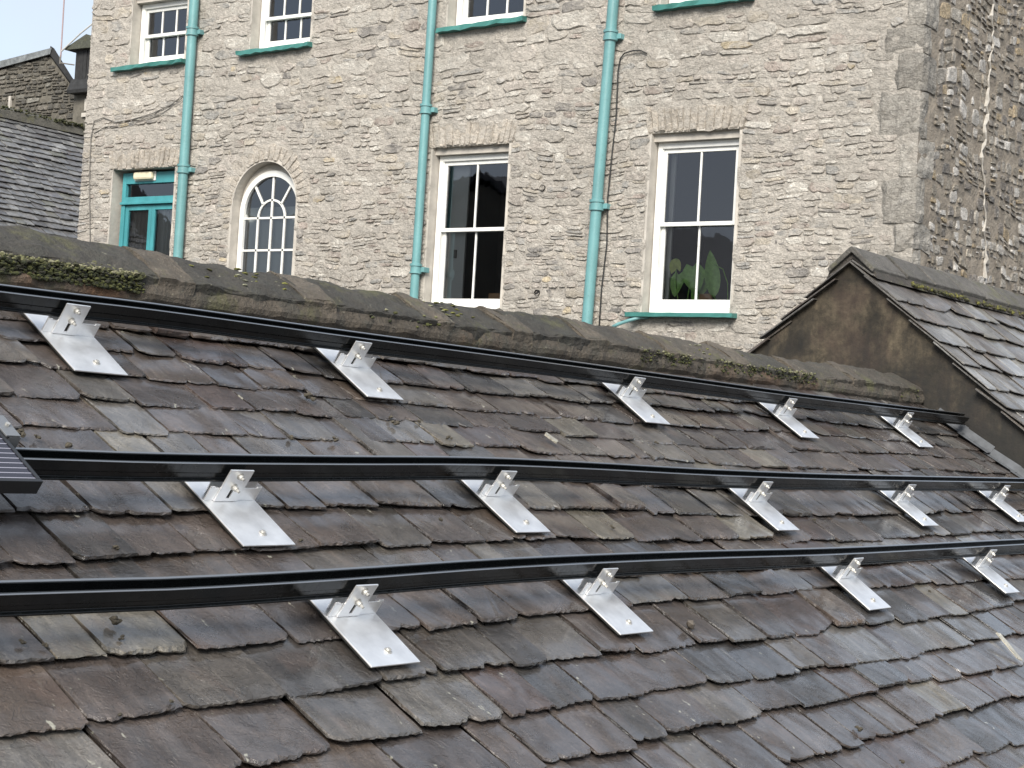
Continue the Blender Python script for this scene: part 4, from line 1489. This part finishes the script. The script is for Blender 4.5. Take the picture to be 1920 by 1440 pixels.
XP = XF + 0.31
pl = empty('house_plant', (XP, 9.45, 1.5))
tag(pl, 'house plant with broad heart-shaped leaves behind the left of the sash window', 'plant')
for (b, t, w, mt) in (((XP, 9.40, 1.98), (XP - 0.03, 9.33, 1.70), 0.15, M_LEAF), ((XP + 0.05, 9.60, 1.90), (XP, 9.62, 1.66), 0.085, M_LEAF), ((XP + 0.08, 9.30, 1.85), (XP + 0.05, 9.42, 1.60), 0.10, M_LEAF)):
    m = MB(); leaf(m, b, t, w, (-1, -0.25, 0.25), True); m.build('leaf', mt, pl, smooth=True)
m = MB(); leaf(m, (XP - 0.02, 9.60, 2.07), (XP - 0.03, 9.655, 1.90), 0.05, (-1, -0.3, 0.2)); leaf(m, (XP - 0.02, 9.60, 2.07), (XP - 0.03, 9.545, 1.93), 0.035, (-1, -0.3, 0.2))
m.build('leaf', M_LEAF_YEL, pl, smooth=True)
m = MB(); m.tube([(XP + 0.05, 9.55, 1.45), (XP + 0.03, 9.62, 1.8), (XP - 0.02, 9.60, 2.07)], 0.008, 6); m.tube([(XP + 0.06, 9.5, 1.45), (XP, 9.40, 1.98)], 0.008, 6)
m.build('stem', M_LEAF, pl, smooth=True)
m = MB().tube([(XP + 0.06, 9.52, 1.40), (XP + 0.06, 9.52, 1.55)], [0.07, 0.09], 12); m.build('pot', M_BOX, pl)
p2 = empty('house_plant', (XP, 9.0, 1.5))
tag(p2, 'single tall upright green leaf with a curved stalk behind the right of the sash window', 'plant')
m = MB(); leaf(m, (XP, 9.12, 1.64), (XP - 0.04, 9.175, 2.16), 0.085, (-1, -0.6, 0.0)); m.build('leaf', M_LEAF, p2, smooth=True)
m = MB(); m.tube([(XP, 9.01, 1.45), (XP, 9.07, 1.56), (XP, 9.12, 1.66)], 0.008, 6); m.tube([(XP + 0.01, 9.14, 2.0), (XP, 9.03, 1.95), (XP, 8.965, 1.8), (XP, 8.95, 1.6), (XP, 8.97, 1.45)], 0.006, 6); m.build('stem', M_LEAF, p2, smooth=True)
m = MB().tube([(XP + 0.02, 8.99, 1.40), (XP + 0.02, 8.99, 1.54)], [0.06, 0.075], 12); m.build('pot', M_BOX, p2)
shelf = MB(); shelf.box(XF + 0.26, XF + 0.62, 8.80, 9.78, 1.36, 1.40); shelf.box(XF + 0.26, XF + 0.62, 11.76, 12.78, 1.36, 1.40)
shelf.build('inner_sill', M_ROOM_LIGHT, house)
for (y_, lab) in ((9.22, 'small plain wooden box on the inner sill between the two house plants'), (12.02, 'small plain wooden box on the inner sill of the window without plants')):
    b_ = MB().box(XF + 0.30, XF + 0.37, y_ - 0.075, y_ + 0.085, 1.40, 1.685).build('wooden_box', M_BOX, bevel=0.004)
    tag(b_, lab, 'box')

# ------------------------------------------------------------------ buildings beyond, at the left edge
PL = rad(40)
LU = Vector((0, math.cos(PL), math.sin(PL))); LN = Vector((0, -math.sin(PL), math.cos(PL)))
top_pt = Vector((0, 24.0, 4.93))
LO = top_pt - LU * 5.2
lb = empty('long_slate_roof_building', (19, 26, GZ))
tag(lb, 'long low building with small grey slates and a mossy ridge at the left edge', 'building')
dk = MB().add([LO + Vector((x, 0, 0)) + LU * t - LN * 0.04 for x, t in ((12, 0), (26, 0), (26, 5.2), (12, 5.2))], [(0, 1, 2, 3)])
dk.add([Vector((12, 24.0, 4.88)), Vector((26, 24.0, 4.88)), Vector((26, 28, 1.5)), Vector((12, 28, 1.5))], [(0, 1, 2, 3)])
dk.build('roof_deck', M_DARK, lb)
gau = 0.158
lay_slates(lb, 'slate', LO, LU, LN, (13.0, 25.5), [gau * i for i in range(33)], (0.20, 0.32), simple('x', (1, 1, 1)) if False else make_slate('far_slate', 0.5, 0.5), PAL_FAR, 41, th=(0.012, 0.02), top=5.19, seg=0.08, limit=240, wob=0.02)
m = MB().box(12.2, 25.8, 20.3, 20.6, GZ, 1.5); m.box(12.2, 25.8, 27.6, 27.9, GZ, 1.6); m.build('wall', M_MORTAR_FAR, lb)
n = 50
vs = []; fs = []
for i in range(n + 1):
    x = 12.0 + 14.0 * i / n
    z = 4.96 + 0.02 * fbm(x * 2, 0, 0, 2)
    for (dy, dz) in ((-0.16, -0.14), (-0.12, 0.0), (0.0, 0.07), (0.12, 0.0), (0.18, -0.14)): vs.append((x, 24.0 + dy, z + dz + 0.015 * fbm(x * 6, dy * 20, 0, 2)))
for i in range(n):
    for k in range(4): fs.append((i * 5 + k, i * 5 + k + 1, (i + 1) * 5 + k + 1, (i + 1) * 5 + k))
MB().add(vs, fs, (0.10, 0.095, 0.08)).build('ridge', M_RIDGE, lb)
ml = MB()
for k in range(800):
    x = mr.uniform(18.5, 21.3)
    if mr.random() > 0.25 + (x - 18.5) * 0.2: continue
    ml.blob((x, 24.0 + mr.uniform(-0.16, 0.1), 4.995 + mr.uniform(-0.04, 0.03)), mr.uniform(0.012, 0.028), mr, (1.3, 1, 0.8), mr.choice([(0.055, 0.06, 0.025), (0.075, 0.075, 0.03), (0.04, 0.042, 0.02)]))
tag(ml.build('moss', M_MOSS), 'green moss on the ridge of the long slate roof at the left edge', 'moss', kind='stuff')

fh = empty('far_gabled_house', (32, 37, GZ))
tag(fh, 'distant dark rubble stone house with a lopsided gable against the sky', 'building')
XH = 30.0
gp = [(34.9, GZ), (40.5, GZ), (40.5, 8.68), (36.17, 9.15), (35.38, 8.42), (34.9, 8.0)]
SK = lambda a, b, dd: (dd, a + (dd - XH) * 1.3, b)                # its ridge runs off at an angle
m = MB().prism(gp, SK, XH, XH + 5); m.build('wall', M_MORTAR_FAR, fh)
m = MB(); m.prism([(36.2, 9.18), (40.8, 8.68), (40.8, 8.90), (36.15, 9.34)], SK, XH - 0.12, XH + 5.1)
m.build('roof', make_slate('roof_edge_slate', 0.5, 0.8), fh).data.attributes['tint'].data.foreach_set('color', [0.16, 0.17, 0.17, 1] * 8)
m = MB(); m.prism([(36.2, 9.40), (36.18, 9.16), (35.30, 8.36), (34.8, 7.9), (34.72, 8.06), (35.27, 8.50), (36.05, 9.32)], SK, XH - 0.10, XH + 5.1)
m.build('verge', M_WOODDARK, fh)
FH = lambda a, b, dd: (XH - dd, a, b)


def gb(za, zb):
    zm = (za + zb) / 2
    bl_ = [(30, 34.95)]
    if zm > 8.0: bl_.append((30, 34.95 + (zm - 8.0) * 1.15))
    if zm > 8.55: bl_.append((36.17 + max(0, (9.15 - zm)) * 8.5, 60)); bl_.append((30, 35.40 + (zm - 8.42) * 1.1))
    return bl_


items = course_stones(rs, 34.9, 38.8, 6.9, 9.1, FH, FAR_PAL, gb, (0.08, 0.17), (0.08, 0.17), 3, lens=(1.2, 3.4), prot=(0.02, 0.06), gap=0.03, wob=0.08)
emit(items, fh, 'stone', M_STONE_FAR, 140, 'remaining_stones')
wv = MB().box(XH - 0.07, XH - 0.01, 37.55, 37.63, 7.86, 8.2); wv.build('slit_window', M_REVEAL, fh)

by = empty('boarded_bay', (30, 34.8, GZ))
tag(by, 'dark boarded bay with a mossy slate cap beside the corner of the stone house', 'building')
XB = 29.4
m = MB().box(XB + 0.25, XB + 3, 33.2, 34.74, GZ, 8.2); m.build('wall', M_MORTAR_FAR, by)
m.t = []
k = 0
yy = 34.62
while yy > 33.3:
    wq = rs.uniform(0.13, 0.17)
    MB().box(XB + 0.10 + rs.uniform(0, .02), XB + 0.4, yy - wq + 0.012, yy, 8.28, 9.1).build('board', M_WOODDARK, by)
    yy -= wq
m = MB(); m.prism([(XB + 0.12, 8.36), (XB - 0.02, 8.06), (XB + 0.0, 7.98), (XB + 0.5, 7.98), (XB + 0.5, 8.36)], lambda a, b, dd: (a, dd, b), 33.2, 34.72)
m.build('skirt', M_WOODDARK, by)
m = MB(); m.prism([(34.86, 9.08), (34.86, 9.12), (34.1, 9.42), (33.1, 9.10), (33.1, 9.06)], lambda a, b, dd: (dd, a, b), XB - 0.05, XB + 3)
m.t = [(0.075, 0.08, 0.06)] * len(m.v); m.build('cap_roof', M_RIDGE, by)
for (a, b) in ((34.12, 34.30), (33.86, 34.04)):
    MB().box(XB + 0.21, XB + 0.26, a, b, 7.55, 7.86).build('window', M_REVEAL, by, bevel=0.01)
MB().box(XB + 0.19, XB + 0.26, 33.8, 34.36, 7.40, 7.50).build('ledge', M_REVEAL, by)
ae = empty('aerial_mast', (XB - 0.1, 34.9, 9.0))
tag(ae, 'thin pinkish aerial mast clamped to the corner of the dark boarded bay', 'aerial')
m = MB().tube([(XB - 0.1, 34.93, 8.9), (XB - 0.1, 34.98, 12.5)], 0.018, 8); m.build('pole', simple('rusty_pole', (0.33, 0.24, 0.24), 0.6), ae)
m = MB().tube([(XB - 0.1, 34.96, 8.75), (XB + 0.12, 34.66, 8.72)], 0.018, 6); m.tube([(XB - 0.1, 34.94, 8.72), (XB - 0.1, 34.94, 8.95)], 0.022, 6); m.build('clamp_arm', M_CABLE_GREY, ae)
m = MB().tube([(XB - 0.1, 34.95, 9.02), (XB - 0.06, 34.3, 9.45), (XB, 33.8, 9.75)], 0.02, 6); m.build('stay', simple('pale_stay', (0.5, 0.5, 0.48), 0.5), ae)

# the outbuilding across the yard, out of the frame, whose roof is mirrored in the sash windows
ob = empty('outbuilding', (0, 20, GZ))
tag(ob, 'plain stone outbuilding with a dark slate roof across the yard, seen mirrored in the windows', 'building')
MB().prism([(13.9, GZ), (26, GZ), (26, 2.2), (20, 4.85), (13.9, 2.0)], lambda a, b, dd: (dd, a, b), -8.0, 6.0).build('wall', M_MORTAR_FAR, ob)
MB().prism([(13.6, 1.90), (20, 4.93), (26.3, 2.1), (26.3, 2.25), (20, 5.08), (13.6, 2.05)], lambda a, b, dd: (dd, a, b), -8.1, 6.1).build('roof', simple('dark_slate_roof', (0.05, 0.05, 0.052), 0.6, nscale=4, namp=0.3), ob)

# ------------------------------------------------------------------ mounting rails
RAILPROF = [(-0.003, 0.0), (-0.003, 0.005), (0.005, 0.008), (0.005, 0.022), (0.0, 0.028), (0.0, 0.056), (0.0095, 0.056), (0.0095, 0.030), (0.036, 0.030), (0.036, 0.056), (0.0455, 0.056), (0.0455, 0.0)]


def smooth_path(pts, step=0.16):
    pts = [Vector(p) for p in pts]
    out_ = []
    for i in range(len(pts) - 1):
        p0 = pts[max(i - 1, 0)]; p1 = pts[i]; p2 = pts[i + 1]; p3 = pts[min(i + 2, len(pts) - 1)]
        n_ = max(1, int((p2.x - p1.x) / step))
        for k in range(n_):
            u = k / n_
            out_.append(0.5 * ((2 * p1) + (p2 - p0) * u + (2 * p0 - 5 * p1 + 4 * p2 - p3) * u * u + (3 * p1 - p0 - 3 * p2 + p3) * u ** 3))
    out_.append(pts[-1])
    return out_


RAILS = [
    ([(1.0, 3.408), (3.117, 3.408), (3.716, 3.415), (4.541, 3.403), (5.543, 3.396), (6.857, 3.381), (8.026, 3.366), (9.4, 3.367), (10.40, 3.37)], 0.110, 'uppermost black mounting rail, just below the ridge and ending at the gable'),
    ([(1.0, 2.60), (2.65, 2.602), (3.13, 2.604), (3.81, 2.622), (4.51, 2.645), (5.14, 2.645), (6.09, 2.633), (7.36, 2.637), (9.7, 2.67), (10.30, 2.675)], 0.137, 'middle black mounting rail that runs out from under the solar panel corner'),
    ([(1.0, 2.145), (2.31, 2.140), (2.77, 2.130), (3.36, 2.135), (4.13, 2.152), (5.13, 2.154), (6.48, 2.142), (8.5, 2.152), (10.28, 2.155)], 0.137, 'lowest black mounting rail, nearest the eaves'),
]
paths = []
for (pts, htop, lab) in RAILS:
    P = smooth_path([(a, b, 0) for a, b in pts])
    paths.append((P, htop))
    mb = MB(); vs = []; fs = []
    m_ = len(RAILPROF)
    for p in P:
        for (dt, dh) in RAILPROF: vs.append(RP(p.x, p.y + dt, htop - 0.056 + dh))
    for i in range(len(P) - 1):
        for j in range(m_):
            j2 = (j + 1) % m_
            fs.append((i * m_ + j, (i + 1) * m_ + j, (i + 1) * m_ + j2, i * m_ + j2))
    fs.append(tuple(range(m_))); fs.append(tuple(range((len(P) - 1) * m_, len(P) * m_))[::-1])
    mb.add(vs, fs)
    o = mb.build('mounting_rail', M_RAIL, None, bevel=0.0012)
    tag(o, lab, 'rail', 'black mounting rails on the slate roof')
    for (ta, tb) in ((-0.0004, 0.0040), (0.0385, 0.0452)):               # lighter strips on the upper lips, the sky's glint put into their colour
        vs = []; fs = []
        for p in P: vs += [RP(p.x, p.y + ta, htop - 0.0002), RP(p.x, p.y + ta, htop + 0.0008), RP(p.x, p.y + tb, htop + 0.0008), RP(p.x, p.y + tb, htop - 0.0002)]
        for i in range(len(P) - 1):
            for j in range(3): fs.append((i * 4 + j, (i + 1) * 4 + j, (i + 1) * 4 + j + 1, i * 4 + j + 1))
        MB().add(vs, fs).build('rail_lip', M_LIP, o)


def rail_t(i, x):
    P = paths[i][0]
    for a, b in zip(P, P[1:]):
        if a.x <= x <= b.x: return a.y + (b.y - a.y) * (x - a.x) / (b.x - a.x)
    return P[-1].y


# ------------------------------------------------------------------ aluminium roof brackets (one built, the others copied)
br = empty('roof_bracket', (0, 0, 0), (P34, 0, 0))
HW = 0.0985
m = MB().box(-HW, HW, 0, 0.345, 0.0, 0.0045); m.build('base_plate', M_ALU, br, bevel=0.0012)
m = MB().box(-HW + 0.002, HW - 0.01, -0.006 + 0.012, 0.33, -0.0055, -0.0005)          # dark rubber pad under the plate
m.build('rubber_pad', M_CABLE, br)
FY = 0.186
m = MB()
m.box(-HW + 0.002, HW - 0.002, FY, FY + 0.004, 0.0045, 0.046)
m.box(-HW + 0.030, HW + 0.010, FY + 0.0305, FY + 0.0345, 0.046, 0.060)
m.box(-HW + 0.002, -HW + 0.020, FY + 0.0002, FY + 0.0038, 0.046, 0.0500)
m.box(HW - 0.020, HW - 0.002, FY + 0.0002, FY + 0.0038, 0.046, 0.0500)
m.box(-HW + 0.030, HW + 0.010, FY + 0.0302, FY + 0.034, 0.0045, 0.046)
m.build('upright', M_ALU, br, bevel=0.001)
m = MB()
cw = 0.043; cx = -0.020
z0, z1, s0, s1 = 0.006, 0.107, 0.016, 0.044
for (a, b, c_, e) in ((-cw, -0.006, z0, z1), (0.006, cw, z0, z1), (-0.006, 0.006, z0, s0), (-0.006, 0.006, s1, z1)):
    m.box(cx + a, cx + b, FY - 0.0048, FY - 0.0006, c_, e)
cl = m.build('clamp_plate', M_ALU, br)
m = MB().box(cx - 0.006, cx + 0.006, FY - 0.0018, FY - 0.0008, s0, s1); m.build('slot', M_DARK, cl)


def bolt(zc, ln, name):
    q = MB()
    q.tube([(cx, FY - 0.005, zc), (cx, FY - 0.0065, zc)], 0.0105, 14)
    q.build('washer', M_STEEL, cl)
    q = MB().tube([(cx, FY - 0.0065, zc), (cx, FY - 0.0065 - ln * 0.55, zc)], 0.0078, 6)
    q.build('nut', M_STEEL, cl, bevel=0.0008)
    q = MB().tube([(cx, FY - 0.006, zc), (cx, FY - 0.0065 - ln, zc)], 0.0042, 10)
    q.build(name, M_STEEL, cl)


bolt(0.089, 0.016, 'bolt'); bolt(0.054, 0.022, 'bolt')
m = MB().tube([(0.012, 0.048, 0.0045), (0.012, 0.048, 0.0062)], 0.0115, 14)
sc_ = m.build('screw_washer', M_STEEL, br)
m = MB().tube([(0.012, 0.048, 0.0062), (0.012, 0.048, 0.0125)], [0.0075, 0.0068], 6); m.build('screw', M_STEEL, sc_, bevel=0.0008)


def copy_tree(o, parent=None):
    c_ = o.copy(); COL.objects.link(c_)
    if parent is not None: c_.parent = parent
    for ch in list(o.children): copy_tree(ch, c_)
    return c_


COLX = [3.405, 4.665, 6.485, 8.035, 9.455]
rows = [(0, [3.405, 4.668, 6.49, 7.953, 9.462], 'under the top rail'), (1, [3.408, 4.67, 6.485, 8.035, 9.415], 'under the middle rail'), (2, [3.468, 4.66, 6.49, 8.03, 9.45], 'under the lowest rail')]
ordn = ['nearest the left edge', 'second from the left', 'third from the left', 'fourth from the left', 'last before the right end']
first = True
for (ri_, xs_, where) in rows:
    for k, xb in enumerate(xs_):
        if ri_ == 2 and k == 4: continue
        b = br if first else copy_tree(br)
        first = False
        t = rail_t(ri_, xb) - 0.199
        hs = (-0.021 if ri_ == 0 else 0.0) + 0.0215
        b.location = RP(xb, t, hs)
        jj = random.Random(ri_ * 10 + k)
        b.rotation_euler = (P34 + rad(jj.uniform(-0.6, 0.6)), rad(jj.uniform(-0.8, 0.8)), rad(jj.uniform(-1.2, 1.2)))
        extra = {(1, 0): 'bracket with a crumb by its screw, ', }.get((ri_, k), 'bare aluminium bracket ')
        pos_ = ordn[k] if not (ri_ == 2 and k == 3) else 'rightmost in view'
        b['label'] = (extra + where + ', ' + pos_)
        b['category'] = 'bracket'
        b['group'] = 'aluminium brackets holding the rails'

# ------------------------------------------------------------------ solar panel corner at the left edge
pr = empty('solar_panel', RP(2.62, 2.47, 0.139), (P34, 0, 0))
tag(pr, 'corner of a black solar panel resting on the rails at the left edge', 'solar panel')
Wp, Lp = 1.72, 1.12
m = MB()
m.box(-Wp, 0, 0, 0.011, 0, 0.035); m.box(-Wp, 0, Lp - 0.011, Lp, 0, 0.035); m.box(-Wp, -Wp + 0.011, 0.011, Lp - 0.011, 0.0, 0.0349); m.box(-0.011, 0, 0.011, Lp - 0.011, 0.0, 0.0349)
m.build('frame', M_FRAME, pr, bevel=0.001)
MB().box(-Wp + 0.011, -0.011, 0.011, Lp - 0.011, 0.026, 0.0325).build('cell_glass', M_CELL, pr)
pc_ = empty('end_clamp', RP(2.63, 2.665, 0.137), (P34, 0, 0))
tag(pc_, 'small grey end clamp gripping the edge of the solar panel over the middle rail', 'clamp')
m = MB().box(0.0, 0.034, -0.03, 0.05, 0.0, 0.037); m.box(-0.010, 0.03, -0.03, 0.05, 0.0372, 0.042); m.build('body', simple('grey_clamp', (0.25, 0.26, 0.27), 0.4, 0.6), pc_, bevel=0.001)
m = MB().tube([(0.016, 0.01, 0.042), (0.016, 0.01, 0.048)], 0.006, 6); m.build('bolt', M_STEEL, pc_)

# ------------------------------------------------------------------ loose crumbs lying on the slates
dr = random.Random(8)
M_CRUMB = simple('dry_moss_crumb', (0.060, 0.052, 0.038), 0.95, nscale=90, namp=0.4, bump=0.6, bscale=200)


def surf(x, t): return RP(x, t, sag(x, t) + 0.008)


proto = None
crumbs = [(2.724, 2.178, .014), (2.70, 2.125, .008), (2.439, 2.137, .007), (2.489, 2.124, .006), (2.80, 2.85, .014), (2.90, 2.885, .016), (2.95, 2.87, .009), (3.02, 2.83, .013), (4.60, 3.10, .010), (4.57, 3.06, .013), (4.26, 3.20, .017), (4.27, 3.17, .011), (4.15, 2.928, .014),
          (4.74, 3.085, .010), (4.80, 2.985, .011), (2.541, 1.906, .007), (2.70, 1.922, .006), (2.897, 2.43, .008), (4.261, 2.525, .009), (7.55, 2.85, .011), (6.9, 2.52, .010), (6.0, 2.30, .008), (5.41, 1.271, .010), (5.36, 1.43, .014), (6.3, 3.05, .009), (7.2, 2.03, .010), (5.2, 2.48, .008), (3.95, 2.93, .010), (3.56, 2.44, .008), (8.9, 2.05, .012)]
for (x_, t_, r_) in crumbs:
    m = MB()
    for k in range(4):
        c_ = surf(x_ + dr.uniform(-1, 1) * r_ * 0.7, t_ + dr.uniform(-1, 1) * r_ * 0.7) + RN * (r_ * dr.uniform(0.2, 0.8))
        m.blob(c_, r_ * dr.uniform(0.45, 0.8), dr, (1, 1, 0.75))
    o = m.build('moss_crumb', M_CRUMB)
    place = ('beside the solar panel corner' if x_ < 3.1 and t_ > 2.7 else 'between the lowest and middle rails' if 2.16 < t_ < 2.6 else 'below the lowest rail' if t_ <= 2.16 else 'between the middle and top rails')
    tag(o, 'small dark crumb of moss lying loose on the slates ' + place, 'moss', 'loose moss crumbs on the slates')
chip = MB()
vs, fs, _n = slate_piece(0.065, 0.022, 0.006, dr, 0.01)
B = Matrix((Vector((1, 0, 0)), RU, RN)).transposed() @ Matrix.Rotation(rad(-35), 3, 'Z') @ Matrix.Rotation(rad(6), 3, 'Y')
chip.add([surf(5.62, 2.78) + RN * 0.008 + B @ Vector(q) for q in vs], fs, (0.26, 0.24, 0.19), vs)
tag(chip.build('slate_chip', M_SLATE_OLD), 'pale broken sliver of slate lying above the middle rail', 'slate chip')

st_ = MB()
st_.blob(surf(5.009, 1.968) + RN * 0.012, 0.021, dr, (1.1, 0.8, 0.8))
tag(st_.build('loose_stone', simple('brown_stone', (0.10, 0.085, 0.07), 0.9, nscale=60, namp=0.3, bump=0.5, bscale=90)), 'small brown loose stone lying below the lowest rail right of the second bracket', 'stone')
for (x_, t_, a_, ln, lab) in ((7.233, 1.567, -20, 0.16, 'long pale sliver of broken slate at the right edge below the lowest rail'), (5.47, 2.985, 30, 0.06, 'tiny pale flake lying between the middle and top rails')):
    vs, fs, _n = slate_piece(0.03, ln, 0.006, dr, 0.01)
    B = Matrix((Vector((1, 0, 0)), RU, RN)).transposed() @ Matrix.Rotation(rad(a_), 3, 'Z') @ Matrix.Rotation(rad(4), 3, 'X')
    o = MB().add([surf(x_, t_) + RN * 0.010 + B @ Vector(q) for q in vs], fs, (0.36, 0.34, 0.28), vs).build('slate_chip', M_SLATE_OLD)
    tag(o, lab, 'slate chip')
